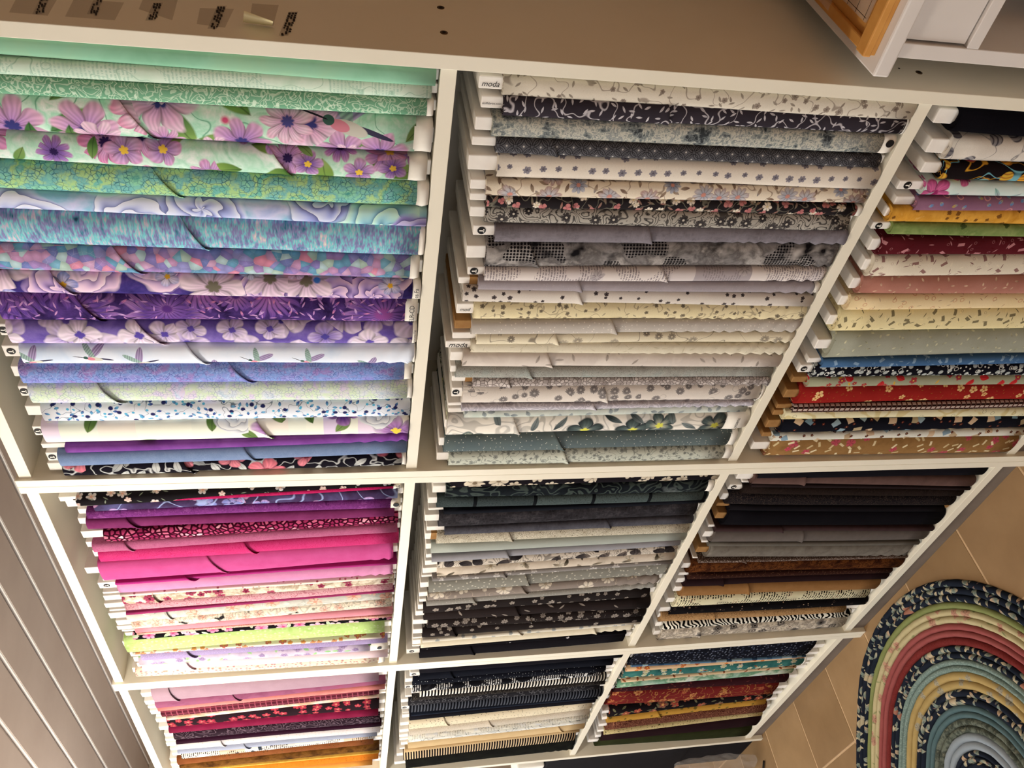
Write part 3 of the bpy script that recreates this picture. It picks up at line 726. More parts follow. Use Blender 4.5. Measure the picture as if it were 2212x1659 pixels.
# (description, lower edge in the photo at two columns, cloth top, board top, cloth end, options, print)
cell_bolts('A1', 100, 800, (88, 141), [
 ('solid mint green fabric', (125, 174), None, None, 943, dict(fl=0), [('m', ['7db795', '93c9ab', '9fc7a4'], 9.0)]),
 ('pale mint handwriting print', (169, 204), None, None, 934, dict(fl=0), [('m', ['c3dfca', 'd6ead8', 'b4d6bd'], 14.0), ('v', 'a4c8b2', 22.0, 0.010), ('t', 'b6d6c2', 150.0)]),
 ('sea green print with fine white scrolls', (206, 249), None, None, 927, dict(fl=0, se=938), [('p', '74b08d', '84bd9a', 30.0), ('s', 'c6e3c8', 55.0, 46.0, 0.75), ('v', 'd0e9d2', 60.0, 0.02)]),
 ('mint floral with large pink blooms and a hummingbird', (284, 327), None, None, 899, dict(se=935, fl=(250, 350)), [('m', ['7fc8a2', 'd4f0e0', 'a8dfc2', 'e8f2ea', '9ad4b4'], 20.0), ('v', '78b496', 14.0, 0.012), ('l', 9.0, ['4d7a4a', '8dae5c', 'c2d08e'], 0.40, 0.17, 0.6), ('f', 9.0, 7, ['6a4fa0', 'b78cc8', 'e4b6d4', 'f4e6f0'], '3f4080', 0.56, 0.75), ('l', 14.0, ['3f6a3a', '9ab870'], 0.4, 0.15, 0.3), ('f', 10.5, 9, ['8a68b4', 'd4a0cc', 'eed0e2', 'e68ab4'], '4b4a86', 0.5, 0.5), ('hb', 6.0, 0.35), ('d', 16.0, 'd0567f', 0.14, 0.15, 0.9)]),
 ('mint floral with small purple pansies', (348, 389), None, None, 884, dict(se=924, fl=(575, 645)), [('m', ['84cca6', 'd2efdf', 'b0e0c6', 'e6f0ea', '92d0b0'], 22.0), ('l', 12.0, ['3f6a34', '7ea050', 'b4cc90'], 0.38, 0.2, 0.7), ('f', 13.0, 9, ['4a3384', '9470bc', 'd2a4d0', 'e08ab8'], '3a2a60', 0.5, 0.65), ('f', 13.0, 5, ['3f2a72', '8a66b4', 'd0a8d4', 'e79ac0'], 'e8c24a', 0.42, 0.5), ('l', 18.0, ['4f7c3e', '9ab870'], 0.36, 0.16, 0.35)]),
 ('teal bubble print with dark outlines', (415, 441), None, None, 905, dict(se=930, fl=(322, 405)), [('m', ['4f9a94', '8fd0ad', '74b7b8', 'b0d68f', '6fbcae', '8cc4c4'], 30.0), ('e', '2a5c70', 170.0, 0.12, 0.95)]),
 ('large soft blue and lilac roses', (456, 491), None, None, 925, dict(fl=0), [('m', ['8fa8dc', 'c9cdee', '86bcd6', 'a8dccb'], 12.0), ('ro', 9.0, ['6a6fb8', 'a3aee4', 'd4dcf4', 'e6eaf8'], 0.55, 0.95), ('ro', 7.0, ['5f9cc4', '9cd0dc', 'c4ecde', 'd4eef0'], 0.5, 0.55), ('ro', 8.0, ['6a5cb0', 'a9a0dc', 'd6d0f0'], 0.46, 0.4)]),
 ('turquoise and lilac brush stroke print', (532, 550), None, None, 909, dict(se=924, fl=(385, 460)), [('str', ['2e4468', '4f8fa8', '8f86bc', '74cfd4', 'c9b6d2', 'e4e9cf'])]),
 ('pink, teal and violet mosaic print', (586, 607), None, None, 890, dict(se=907, fl=(240, 320)), [('mos', ['8f86c8', 'c79ac4', '7fb6d0', 'de94b0', '7a86c4', 'b9d6dc', '6fa6c8', 'a98cc6', 'b4cfc4', 'd0a8cc', '9a9ad4'], 82.0), ('e', 'd8d4e8', 82.0, 0.03, 0.3)]),
 ('dark violet pansy print with white flowers', (639, 648), None, None, 892, dict(se=914, st='es Fa', fl=(107, 170)), [('m', ['241c4c', '463a86', '6a4f9a'], 26.0), ('ro', 10.0, ['6a549c', 'b49acc', 'e2c4dc', 'f0dce8'], 0.5, 0.7), ('f', 9.0, 6, ['8a74b8', 'd8bcd8', 'f0dce8'], '6f6a5c', 0.5, 0.7), ('f', 15.0, 5, ['f2eef4', 'd9d0ec', '5b74c8'], 'efb93a', 0.40, 0.45), ('d', 24.0, '3f74c4', 0.2, 0.2, 0.9)]),
 ('deep purple chrysanthemum print', (696.5, 699.5), None, None, 879, dict(se=903, st='ELR-CD', fl=(160, 230)), [('m', ['22143c', '45306f', '5a3d86'], 36.0), ('f', 7.5, 22, ['e088b4', 'a06cb8', '5b3f90', 'c08cc8'], '8a4a90', 0.62, 0.9), ('l', 44.0, ['d0a8dc', '6f4aa0', 'd88ab4', '3a2460'], 0.46, 0.11, 0.7), ('f', 9.0, 18, ['c88ac0', '7a54a4', '4a3080'], '5b3484', 0.42, 0.35), ('l', 52.0, ['b48ad0', 'e0a4c8'], 0.42, 0.09, 0.4)]),
 ('lilac hydrangea print', (746.6, 747), 18, 2, 892, dict(m='disc', se=911, st='Treasures Fab', fl=(290, 370)), [('m', ['4a3a86', '6a58a8', '8572bc'], 26.0), ('f', 12.0, 4, ['5d4fa4', 'a894d4', 'd9c8e8', 'e8d9ec'], '4d4496', 0.60, 1.0), ('f', 13.0, 4, ['7a68b8', 'c8b6e2', 'ecdcf0', 'f0e4f2'], '5a4aa4', 0.50, 0.7)]),
 ('pale blue print with flying hummingbirds', (790.5, 789), 46, 12, 895, dict(m='disc', se=908, fl=(400, 460), g=0.16), [('m', ['c3d6ee', 'dde6f4', 'e6e8f2'], 12.0), ('hb', 13.0, 1.0)]),
 ('periwinkle bubble print', (835, 826), 45, 32, 874, dict(se=890, fl=(490, 560)), [('m', ['5f76be', '8f8fd0', '7a9ad6', '9a80c0', '7f9fd8'], 32.0), ('e', '3f4c98', 165.0, 0.12, 0.8), ('e', 'b4c6ee', 100.0, 0.07, 0.55)]),
 ('pale pastel bubble print', (875, 870), 65, 47, 880, dict(m='disc', se=903, fl=(207, 275)), [('m', ['b4cede', 'd8dfe6', 'd2e6c8', 'd8cce6', 'c0d8ea'], 28.0), ('e', '6f86b0', 165.0, 0.11, 0.75)]),
 ('white print with blue berries and stems', (920, 905), 92, 62, 893, dict(fl=0), [('m', ['d8e6f4', 'e6ecf6', 'cfe0f2'], 14.0), ('v', '6f7f92', 30.0, 0.010), ('l', 60.0, ['3f4f9a', '6fb4dc', '7a5aa0'], 0.36, 0.2, 0.5), ('d', 45.0, '2f3570', 0.26, 0.45, 1.0), ('d', 70.0, '58b4dc', 0.25, 0.25, 1.0)]),
 ('cream and lilac stripe print with violet pansies', (963, 945), 95, 78, 893, dict(m='disc', fl=(550, 600), g=0.12), [('pw', ['e9efe2', 'd9cce6', 'f0f0e4', 'eef2e4', 'e6d8ea', 'efeadf'], 34.0), ('l', 13.0, ['4f7038', '86a060'], 0.38, 0.18, 0.4), ('f', 9.0, 5, ['3c2468', '6a4290', 'b98cc6', 'e6dfe8'], 'e8cf4e', 0.48, 0.42), ('ro', 11.0, ['b9c0d0', 'dfe4e8', 'f0f2f0'], 0.40, 0.3)]),
 ('solid bright purple fabric', ((200, 987), (800, 960)), 143, 96, 893, dict(fl=0, g=0.22), [('m', ['6b3a86', '7d4798', '8a55a4'], 16.0)]),
 ('solid dusty blue fabric', ((200, 1009), (800, 991)), 130, 108, 886, dict(m='disc', fl=(525, 560)), [('p', '7288ae', '8094b8', 60.0), ('s', '66789f', 110.0, 40.0, 0.35)]),
 ('black print with coral poppies and grey leaves', ((200, 1036), (800, 1017)), 140, 112, 868, dict(se=884, fl=(395, 430)), [('p', '1d1a24', '221e2a', 20.0), ('v', 'b9bcbc', 26.0, 0.03), ('l', 22.0, ['8d9294', 'c3c6c4', '6d7478'], 0.45, 0.2, 0.75), ('f', 12.0, 5, ['c8586e', 'e08a98', 'd8707f'], '8a3a48', 0.5, 0.5)]),
])
PRINT = 1.65
cell_bolts('A2', 1150, 1750, (168, 207), [
 ('cream print with brown trailing vines', (207, 241), 1090, 1035, 1987, dict(m='moda', fl=0), [('p', 'ddd5c4', 'e4dccb', 20.0), ('v', '9c9184', 22.0, 0.012), ('l', 42.0, ['8f8578', 'a89e90'], 0.34, 0.13, 0.55), ('f', 36.0, 5, ['8d8074', 'a5988a'], '6f645a', 0.3, 0.25)]),
 ('charcoal print with pale twining sprigs', (253, 281), 1090, 1040, 1958, dict(m='stoffabrics.com', fl=(1440, 1455), se=1976), [('p', '3b353c', '423c44', 20.0), ('v', 'b5b0b4', 24.0, 0.016), ('l', 48.0, ['c6c2c6', 'aaa6ac'], 0.4, 0.12, 0.75)]),
 ('grey brushed stone texture', (300, 326), 1066, 1027, 1908, dict(se=1936, sdisc=1, fl=0), [('tx', ['3f4448', '6d7476', '8f9692', 'c8c6b8', '7d8486', 'a9aca4'])]),
 ('dark grey geometric leaf lattice', (332, 360.5), 1074, 1020, 1905, dict(fl=(1190, 1215)), [('p', '57575b', '5e5e62', 30.0), ('la', '2b2a2f', 'b8b5b0', 44.0)]),
 ('ivory print with rows of tiny grey flowers', (390, 403.5), 1077, 1012, 1910, dict(fl=0), [('p', 'e6dccd', 'ece4d6', 12.0), ('f', 27.0, 6, ['77737c', '8f8b94'], '5a5662', 0.27, 1.0, 0.25), ('d', 60.0, 'cdb3a4', 0.07, 0.5, 0.9)]),
 ('cream arts and crafts floral with blue thistles', (425, 441), 1052, 1016, 1884, dict(fl=0), [('p', 'e9dcc6', 'efe4d0', 20.0), ('v', '9c8a78', 26.0, 0.016), ('l', 34.0, ['7f6a5c', 'a4927e', '8d909c'], 0.42, 0.16, 0.7), ('f', 17.0, 9, ['6a6f80', '9aa0b0', 'c2bfc2', 'b8968a'], 'c58a7c', 0.5, 0.65)]),
 ('black print with pink tulips and white stars', (450, 468), 1053, 1015, 1851, dict(se=1869, fl=(1230, 1245)), [('p', '2f2b2c', '373233', 20.0), ('v', '6f6c60', 32.0, 0.02), ('l', 40.0, ['7d7a68', 'a06a64'], 0.45, 0.12, 0.6), ('f', 30.0, 6, ['e9dcc8', 'efe6d6'], 'd8c49a', 0.36, 0.4), ('f', 32.0, 3, ['b86a6c', 'c98a86'], None, 0.36, 0.45)]),
 ('black and cream paisley', (488, 497), 1050, 1015, 1834, dict(fl=0), [('p', 'a9a49a', 'b5b0a6', 20.0), ('s', '3b383a', 34.0, 60.0, 0.85), ('f', 26.0, 8, ['2b292c', '55514f'], 'c9c2b4', 0.42, 0.5), ('d', 90.0, '2b292c', 0.16, 0.5, 0.7)]),
 ('plain dark grey linen-look fabric', (526, 527.6), 1071, 1022, 1838, dict(m='disc', fl=(1395, 1420), g=0.45), [('tx', ['6a656a', '78737a', '807b82'])]),
 ('charcoal print with honeycomb patches', (577, 580), 1052, 1008, 1824, dict(fl=(1135, 1180), g=0.14), [('m', ['3b383b', '8b8786', '5d5958', 'a39e9a', '75706f'], 20.0), ('hm', '232125', 200.0, 15.0), ('bl', '242225', 18.0, 0.60, 14.0), ('bl', 'b4aeaa', 16.0, 0.64, 10.0)]),
 ('lilac grey newsprint collage', (610, 610), 1048, 1010, 1800, dict(m='disc', fl=(1425, 1455), g=0.2), [('pw', ['cdc5c4', 'a8a0a4', 'd8d0cc', 'b9b1b3', 'd2cac6'], 21.0), ('t', '8f878b', 150.0), ('f', 16.0, 8, ['9c9498', 'c4bcbc'], 'b0a8aa', 0.4, 0.22)]),
 ('plain mauve grey fabric', ((1150, 627), (1700, 641)), 1034, 990, 1760, dict(c='b', fl=(1245, 1265), se=1779, g=0.18), [('p', '9d959a', 'a69ea3', 60.0), ('d', 120.0, 'b6aeb2', 0.12, 0.3, 0.9)]),
 ('off-white print with scattered black sprigs', ((1150, 658.5), (1700, 664)), 1001, 1000, 1754, dict(fl=(1240, 1270)), [('p', 'd9d1c8', 'dfd8ce', 20.0), ('f', 44.0, 5, ['4a4444', '5c5554'], '302c2c', 0.30, 0.42)]),
 ('butter cream print with grey vines', (695, (1700, 691)), 1025, 986, 1739, dict(m='mod', fl=0, g=0.5), [('p', 'e6d9ae', 'ece0b9', 20.0), ('v', 'ada083', 24.0, 0.012), ('f', 40.0, 5, ['7d7360', '8d836c'], '5c5346', 0.28, 0.4), ('l', 44.0, ['b8ac90', '8d836c'], 0.36, 0.12, 0.4)]),
 ('light grey print with white dots', (725, (1700, 720)), 1020, 982, 1737, dict(c='k', fl=(1315, 1345), g=0.5), [('p', 'bcb5ac', 'c4bdb4', 30.0), ('d', 75.0, 'dbd5cb', 0.16, 0.6, 0.7)]),
 ('cream print with large sketched daisies', (746, (1700, 745)), 1030, 977, 1717, dict(fl=(1195, 1215), g=0.12), [('p', 'e3d9bd', 'e9e0c6', 20.0), ('v', '8d8474', 15.0, 0.007), ('f', 22.0, 10, ['6a625a', 'c9bfa8'], 'cfc5ab', 0.36, 0.5)]),
 ('tone-on-tone cream leaf print', (767, (1650, 770)), 1018, 962, 1702, dict(m='moda', fl=0, g=0.6), [('p', 'dcd4bc', 'e2dac4', 20.0), ('l', 40.0, ['cbc3aa', 'e8e1cd'], 0.45, 0.14, 0.9)]),
 ('greige print with soft leaf sprigs', (796, (1650, 797.7)), 1000, 972, 1690, dict(fl=(1175, 1205)), [('m', ['d6cdc4', 'cbc1b8', 'ded6cc'], 22.0), ('l', 24.0, ['a2988f', 'b3a9a0'], 0.34, 0.12, 0.55)]),
 ('grey green speckled texture', (820.5, (1650, 819)), 986, 972, 1669, dict(fl=(1135, 1160)), [('m', ['8b8b85', 'a5a69f', '97a09b'], 30.0), ('s', '6f6d68', 130.0, 50.0, 0.6)]),
 ('taupe bubble texture', (839.5, (1600, 838)), 1022, 975, 1661, dict(c='b', fl=(1093, 1110), g=0.4), [('peb', ['8c837f', 'b3aaa6', 'cbc3be'], '6b625e', 150.0, 0.05)]),
 ('cream print with grey starbursts and circles', (874, (1600, 869)), 1000, 975, 1644, dict(m='disc', fl=(1297, 1325), se=1662), [('p', 'ded6cc', 'e4dcd3', 20.0), ('f', 30.0, 14, ['7d7876', '8d8886'], 'b0aaa6', 0.45, 0.55), ('r', 30.0, '9a9592', 0.26, 0.34, 0.35)]),
 ('pale lavender grey scroll print', (891, (1600, 882.5)), 998, 967, 1630, dict(fl=(1277, 1295), g=0.5), [('p', 'b6b2bc', 'c0bcc6', 20.0), ('s', 'd8d5dc', 44.0, 46.0, 0.7)]),
 ('pale green grey leaf print', ((1150, 905), (1550, 898)), 1003, 967, 1612, dict(fl=0), [('m', ['b3c0b8', 'c9d0c8', 'a8b4b4'], 20.0), ('l', 28.0, ['7f8a8c', '9aa4a6', 'd6d9cd'], 0.36, 0.2, 0.75)]),
 ('ivory print with green and black orchids', ((1150, 941), (1550, 933)), 966, 960, 1556, dict(se=1616, st='Lycaena', fl=(1100, 1135)), [('m', ['ddd8cc', 'e8e3d8', 'c4c6c6'], 8.0), ('s', '3a4042', 15.0, 46.0, 0.35), ('f', 8.5, 5, ['c3c66a', 'd9d9bc', '5d6c6a', '2f3a3c'], 'd8d85c', 0.5, 0.6), ('l', 12.0, ['3b4648', '8d9898'], 0.45, 0.14, 0.4)]),
 ('slate blue print with tiny white dots', ((1150, 977.5), (1550, 968.6)), 961, 948, 1578, dict(fl=(1190, 1235), se=1590), [('p', '64716f', '5b696d', 10.0), ('d', 62.0, 'e6e4d6', 0.11, 0.7, 0.9)]),
 ('pale grey green print with fine flowers', ((1150, 1006.6), (1550, 998)), 970, 943, 1563, dict(fl=(1210, 1240), se=1580), [('p', 'c6ccbe', 'ced3c6', 20.0), ('v', '8b9088', 40.0, 0.02), ('f', 44.0, 6, ['7f857e', 'a3a8a0'], '6d736c', 0.36, 0.5), ('l', 52.0, ['868c84', 'a8ada4'], 0.36, 0.14, 0.5)]),
])
SEW = lambda bg, bg2, ink: [('p', bg, bg2, 15.0), ('q', 26.0, [ink], 0.26, 0.13, 0.55), ('q', 26.0, [bg], 0.16, 0.06, 0.55), ('l', 34.0, [ink, ink], 0.34, 0.07, 0.4), ('r', 38.0, ink, 0.10, 0.17, 0.3)]
cell_bolts('A3', 1980, 2150, (218, 237), [
 ('solid black fabric', ((2100, 295), (2150, 297)), 2072, 2020, None, dict(fl=0), P('0e0c10')),
 ('white print with grey yarn balls', ((2070, 345.6), (2150, 349)), 2057, 2006, None, dict(fl=0), [('p', 'd9d2c6', 'e2dbd0', 15.0), ('v', '8d8a88', 12.0, 0.006), ('y', 17.0, ['8f8d8e', 'a9a6a4', '747275'], '55535a', 0.33, 0.7)]),
 ('black print with bright yarn balls', ((2030, 390), (2150, 393)), 2040, 1992, None, dict(fl=0), [('p', '1c1413', '241a18', 15.0), ('v', 'c8922f', 16.0, 0.012), ('v', '6fa8b4', 13.0, 0.008), ('y', 19.0, ['d59a34', '6fa0a0', 'c2405a', 'c9a23a', '8fb4c0'], 'a8702c', 0.34, 0.8)]),
 ('white print with magenta flowers', ((2030, 425.6), (2150, 427)), 2000, 1938, None, dict(m='disc', fl=0), [('m', ['d9dcd6', 'c5d8d2', 'e0dcd8'], 10.0), ('f', 12.0, 5, ['a8326e', 'd06a9a', 'c2578c'], '8d2a5c', 0.5, 0.5), ('l', 16.0, ['8fbfb4', 'b98ab0'], 0.4, 0.1, 0.5)]),
 ('mauve print with fruit and circles', (458, 458), 1981, 1930, None, dict(fl=0), [('p', '875f78', '93697f', 15.0), ('r', 26.0, 'c98a8a', 0.14, 0.26, 0.35), ('l', 30.0, ['b59a5a', '5f88b8', '8d6a48'], 0.25, 0.16, 0.55)]),
 ('golden orange batik', (477.5, 484), 1926, 1910, None, dict(fl=0), [('m', ['b97f28', 'dca547', 'c48c33', 'e8c47c'], 22.0), ('f', 34.0, 4, ['7f5420', '94642a'], None, 0.26, 0.3)]),
 ('moss green batik', (516.7, 515.5), 1928, 1880, None, dict(m='disc', fl=0), [('m', ['5c713e', '85945a', '6c8048', '9aa468'], 20.0), ('f', 30.0, 4, ['46592f', '506336'], None, 0.28, 0.35)]),
 ('maroon print with sewing notions', (554.7, 553), 1905, 1876, None, dict(fl=0), SEW('5e1a20', '681f26', 'b0787c')),
 ('ivory print with brown sewing notions', (599.7, 598), 1885, 1862, None, dict(fl=0), SEW('ddd3bd', 'e4dac6', '8d6c66')),
 ('dusty rose print with small ticks', (637.7, 638), 1862, 1835, None, dict(fl=0), [('p', 'ab7364', 'b57f70', 20.0), ('l', 30.0, ['e0c2a4', '7a4438'], 0.24, 0.09, 0.75)]),
 ('peach cream print with pink scissors', (675, 672), 1835, 1810, None, dict(fl=0), [('p', 'e9d2a2', 'eed9ae', 15.0), ('r', 32.0, 'c08468', 0.13, 0.23, 0.5), ('l', 34.0, ['b97f66', '7f9a88'], 0.28, 0.05, 0.6)]),
 ('pale yellow print with grey sewing notions', (718, 715.5), 1811, 1785, None, dict(fl=0), SEW('e6d7a2', 'ecdfb0', '7d7458')),
 ('sage grey print with small ticks', (775, 770), 1798, 1760, None, dict(fl=0), [('p', '9b9d8b', 'a6a898', 20.0), ('l', 29.0, ['d2cfae', '5f6252'], 0.24, 0.09, 0.8)]),
 ('denim blue print with pale outlines', ((1900, 796), (2150, 794)), 1776, 1740, None, dict(fl=0), SEW('41648c', '4a6e98', '7f9cb8')),
 ('black print with white buttons', ((1900, 820), (2150, 817.5)), 1756, 1720, None, dict(m='disc', fl=0), [('p', '14141c', '1a1a24', 15.0), ('d', 36.0, 'a9b0ae', 0.32, 0.85, 0.8), ('r', 36.0, 'e2e2da', 0.2, 0.3, 0.6), ('d', 60.0, 'd8dad4', 0.22, 0.4, 0.9)]),
 ('sage print with red strawberries', ((1900, 841), (2150, 838)), 1745, 1705, None, dict(c='k', fl=0), [('p', '9a9c82', 'a4a68d', 15.0), ('l', 16.0, ['b3262c', 'c23a38'], 0.3, 0.2, 0.5), ('f', 24.0, 5, ['a0303c', 'b04448'], 'd0b050', 0.3, 0.35), ('l', 26.0, ['c89a34', 'd8b048'], 0.3, 0.1, 0.25)]),
 ('brick red print with cream flowers', ((1900, 875.7), (2150, 870)), 1726, 1690, None, dict(c='k', fl=0), [('p', '8d1d18', '99261f', 15.0), ('f', 20.0, 5, ['e2b472', 'eac78c'], 'a0401c', 0.3, 0.4), ('l', 46.0, ['a9752c', '7a7a34'], 0.22, 0.05, 0.5)]),
 ('brown and white gingham', ((1900, 894.7), (2150, 889)), 1712, 1672, None, dict(c='k', fl=0), [('p', 'b8a49a', 'bfaca2', 20.0), ('h', '33201c', 90.0, 0.42), ('b', '5a3a34', 90.0, 0.28)]),
 ('cream print with gold ribbons and scissors', ((1900, 910), (2150, 908)), 1692, 1663, None, dict(c='k', fl=0), [('p', 'e2dcb4', 'e8e2be', 15.0), ('s', 'b89f50', 14.0, 30.0, 0.5), ('r', 26.0, '3c3c34', 0.14, 0.21, 0.4)]),
 ('navy print with sewing blocks', ((1900, 937.7), (2150, 930.6)), 1686, 1650, None, dict(c='k', fl=0), [('p', '15171f', '1a1c26', 15.0), ('q', 17.0, ['8aa0aa', 'a89878', '6f8a98', 'c2a98c'], 0.26, 0.2, 0.75), ('f', 34.0, 5, ['7a3428', '4a2a20'], 'c9a070', 0.25, 0.3)]),
 ('white print with sewing blocks', ((1900, 955), (2150, 951)), 1667, 1640, None, dict(c='k', fl=0), [('p', 'd8d8cc', 'e0e0d4', 15.0), ('q', 17.0, ['8fa3ac', 'b09a7c', '7d95a4', 'c4ac90'], 0.26, 0.2, 0.7), ('f', 34.0, 5, ['7a3a2c', '4f3024'], 'c9a070', 0.25, 0.3)]),
 ('brown print with pink and cream flecks', ((1900, 991), (2150, 987)), 1660, 1618, None, dict(fl=0), [('m', ['7a5a34', '8f6c42', '86623a'], 20.0), ('f', 18.0, 5, ['c2485c', 'b85a60'], None, 0.34, 0.35), ('q', 25.0, ['d3c39c', 'e0d2ae', 'c9b68c'], 0.3, 0.11, 0.75)]),
])
cell_bolts('B1', 350, 750, (1059, 1044), [
 ('black print with small white and peach flowers', (1076, 1048.5), 162, 128, 852, dict(fl=0), [('p', '231f22', '2a2528', 15.0), ('f', 22.0, 5, ['eef0f0', 'e8c8bc', 'd8e0ea'], 'd8a08c', 0.34, 0.5), ('l', 30.0, ['7a8474', '9aa490'], 0.3, 0.07, 0.35)]),
 ('crimson pink textured fabric', (1080, 1064.5), 187, 160, 853, dict(fl=0, se=868, st='TIEC'), [('p', 'b01a56', 'c42866', 30.0), ('s', '8d1446', 60.0, 40.0, 0.5)]),
 ('dark print with lilac orchids and ribbons', (1098, 1081), 203, 147, 860, dict(fl=0), [('m', ['33243c', '4b3a62', '5b5a8a'], 14.0), ('f', 12.0, 5, ['b9a8d8', '7a86c8', 'd8a0c8'], '3f3a6a', 0.5, 0.5), ('v', '9aa8d6', 11.0, 0.012)]),
 ('purple brushed texture', (1113.5, 1102.5), 187, 172, 847, dict(fl=0, se=866, sdisc=1), [('tx', ['5c2560', '7d3a82', '6a2c6e', '8d4a90'])]),
 ('solid plum fabric', (1138, 1116.5), 187, 173, 853, dict(fl=(270, 310)), [('p', '742a5c', '7f3467', 40.0)]),
 ('burgundy print with pink pebbles', (1164.6, 1136.7), 225, 180, 862, dict(fl=0), [('peb', ['8d2450', 'b0406c', 'd06a8c', 'f2c4d0'], '4a0c28', 100.0, 0.15)]),
 ('dusty mauve pink textured fabric', (1182, 1159.5), 200, 190, 860, dict(fl=(268, 292)), [('p', 'ab5a80', 'b8688c', 40.0), ('s', '8d4468', 90.0, 40.0, 0.45)]),
 ('hot pink textured fabric', (1206, 1181), 214, 205, 864, dict(fl=(525, 562)), [('p', 'c23070', 'cc407c', 30.0), ('s', 'a81c54', 90.0, 46.0, 0.55)]),
 ('solid bubblegum pink fabric, the thickest', (1247, 1215), 217, 188, 852, dict(fl=(445, 500), g=0.1), [('p', 'bf4a88', 'c85694', 30.0)]),
 ('solid magenta fabric', (1255, 1228), 248, 225, 862, dict(fl=(400, 430)), [('p', 'a82c7a', 'b03682', 40.0)]),
 ('solid light pink fabric', (1274.7, 1249), 255, 217, 850, dict(m='disc', fl=0, g=0.2), [('p', 'cf84b0', 'd892ba', 30.0)]),
 ('cream fabric with tiny pink sprigs', (1284, 1252.5), 258, 225, 850, dict(fl=0), [('p', 'eee4d4', 'f2eadc', 20.0), ('f', 50.0, 5, ['c88a90', 'b8606c'], None, 0.22, 0.3)]),
 ('tan floral with dark red blooms', (1299, 1269), 265, 228, 853, dict(fl=(330, 350)), [('m', ['b8a894', 'e2d8c6', 'a4937e', 'ddd2be'], 40.0), ('f', 22.0, 5, ['8d2c4c', 'a84a64'], '5a1a30', 0.42, 0.55)]),
 ('rose pink print with line-drawn leaves', (1316.5, 1282), 270, 230, 850, dict(fl=0), [('p', 'cf9aa4', 'd8a8b0', 20.0), ('s', '9a4a60', 44.0, 50.0, 0.6)]),
 ('thin dark raspberry fabric', (1323, 1290), 272, 240, 852, dict(fl=0), [('p', '8d2c5c', '983566', 40.0)]),
 ('grey floral with peach roses', (1339, 1303), 275, 240, 848, dict(fl=(360, 375)), [('m', ['a9aaa4', 'c4c4bc', '93968f'], 22.0), ('f', 14.0, 6, ['e4b49c', 'eec8b4', 'dca48c'], 'd8907c', 0.5, 0.6), ('l', 22.0, ['dcd8d0', '8d928c'], 0.4, 0.18, 0.6)]),
 ('cream and peach floral with black sketches', (1353, 1321.5), 285, 255, 848, dict(fl=0), [('p', 'eadfca', 'f0e6d4', 20.0), ('bl', '2f2d30', 34.0, 0.60, 16.0), ('f', 18.0, 6, ['e4b8a4', 'eecdbc'], 'd0907c', 0.42, 0.5), ('s', '55534f', 34.0, 46.0, 0.4)]),
 ('solid salmon pink fabric', (1365, 1335), 292, 257, 852, dict(fl=0), [('p', 'd68a98', 'dc96a2', 40.0)]),
 ('peach print with fine wavy lines', (1370, 1341), 296, 268, 848, dict(fl=0), [('p', 'e6b8a4', 'ecc4b2', 20.0), ('s', 'c87f80', 40.0, 60.0, 0.7)]),
 ('black floral with pink roses', (1381, 1347), 288, 275, 848, dict(fl=0), [('p', '141214', '1a181a', 15.0), ('f', 15.0, 6, ['d0508c', 'ec9cbc', 'f4d4dc'], 'c23c70', 0.5, 0.5), ('l', 20.0, ['a9c49c', 'dce4d4'], 0.36, 0.16, 0.55)]),
 ('lime green mottled fabric', (1404, 1376), 272, 270, 832, dict(fl=0), [('m', ['9fc06a', 'b3cf84', 'a8c876'], 50.0), ('f', 60.0, 5, ['cfe2a4', 'dcebb8'], None, 0.3, 0.45)]),
 ('white print with orange flowers', (1408, 1380.5), 285, 278, 832, dict(fl=0), [('p', 'ece2d8', 'f2eae2', 15.0), ('f', 30.0, 5, ['d87a50', 'e0a070', 'c85a70'], 'd8a040', 0.45, 0.75)]),
 ('lavender sparkle fabric', (1426, 1395), 305, 285, 838, dict(fl=(400, 430)), [('p', '9686b0', 'a090ba', 60.0), ('s', 'b4a8ca', 130.0, 40.0, 0.5)]),
 ('lilac floral with green leaves', (1434, 1413.5), 300, 293, 802, dict(fl=0, se=838, sdisc=1), [('m', ['a99ab8', 'c4b8cc', 'd8d0d8'], 24.0), ('f', 22.0, 5, ['8a76a4', 'b8a4c8'], 'a08ab8', 0.42, 0.5), ('l', 24.0, ['8fbf84', 'b4d8a4'], 0.36, 0.18, 0.5)]),
 ('solid pale pink fabric', (1451.5, 1425), 308, 300, 838, dict(fl=(400, 430)), [('p', 'ead0d8', 'eed8de', 30.0)]),
 ('pale yellow ditsy floral', (1462, 1443), 295, 292, 820, dict(fl=0, se=832), [('p', 'ecdcc4', 'f0e2ce', 20.0), ('f', 60.0, 5, ['d8a860', 'c89aa4', 'e0b870'], 'b8708c', 0.38, 0.7)]),
])
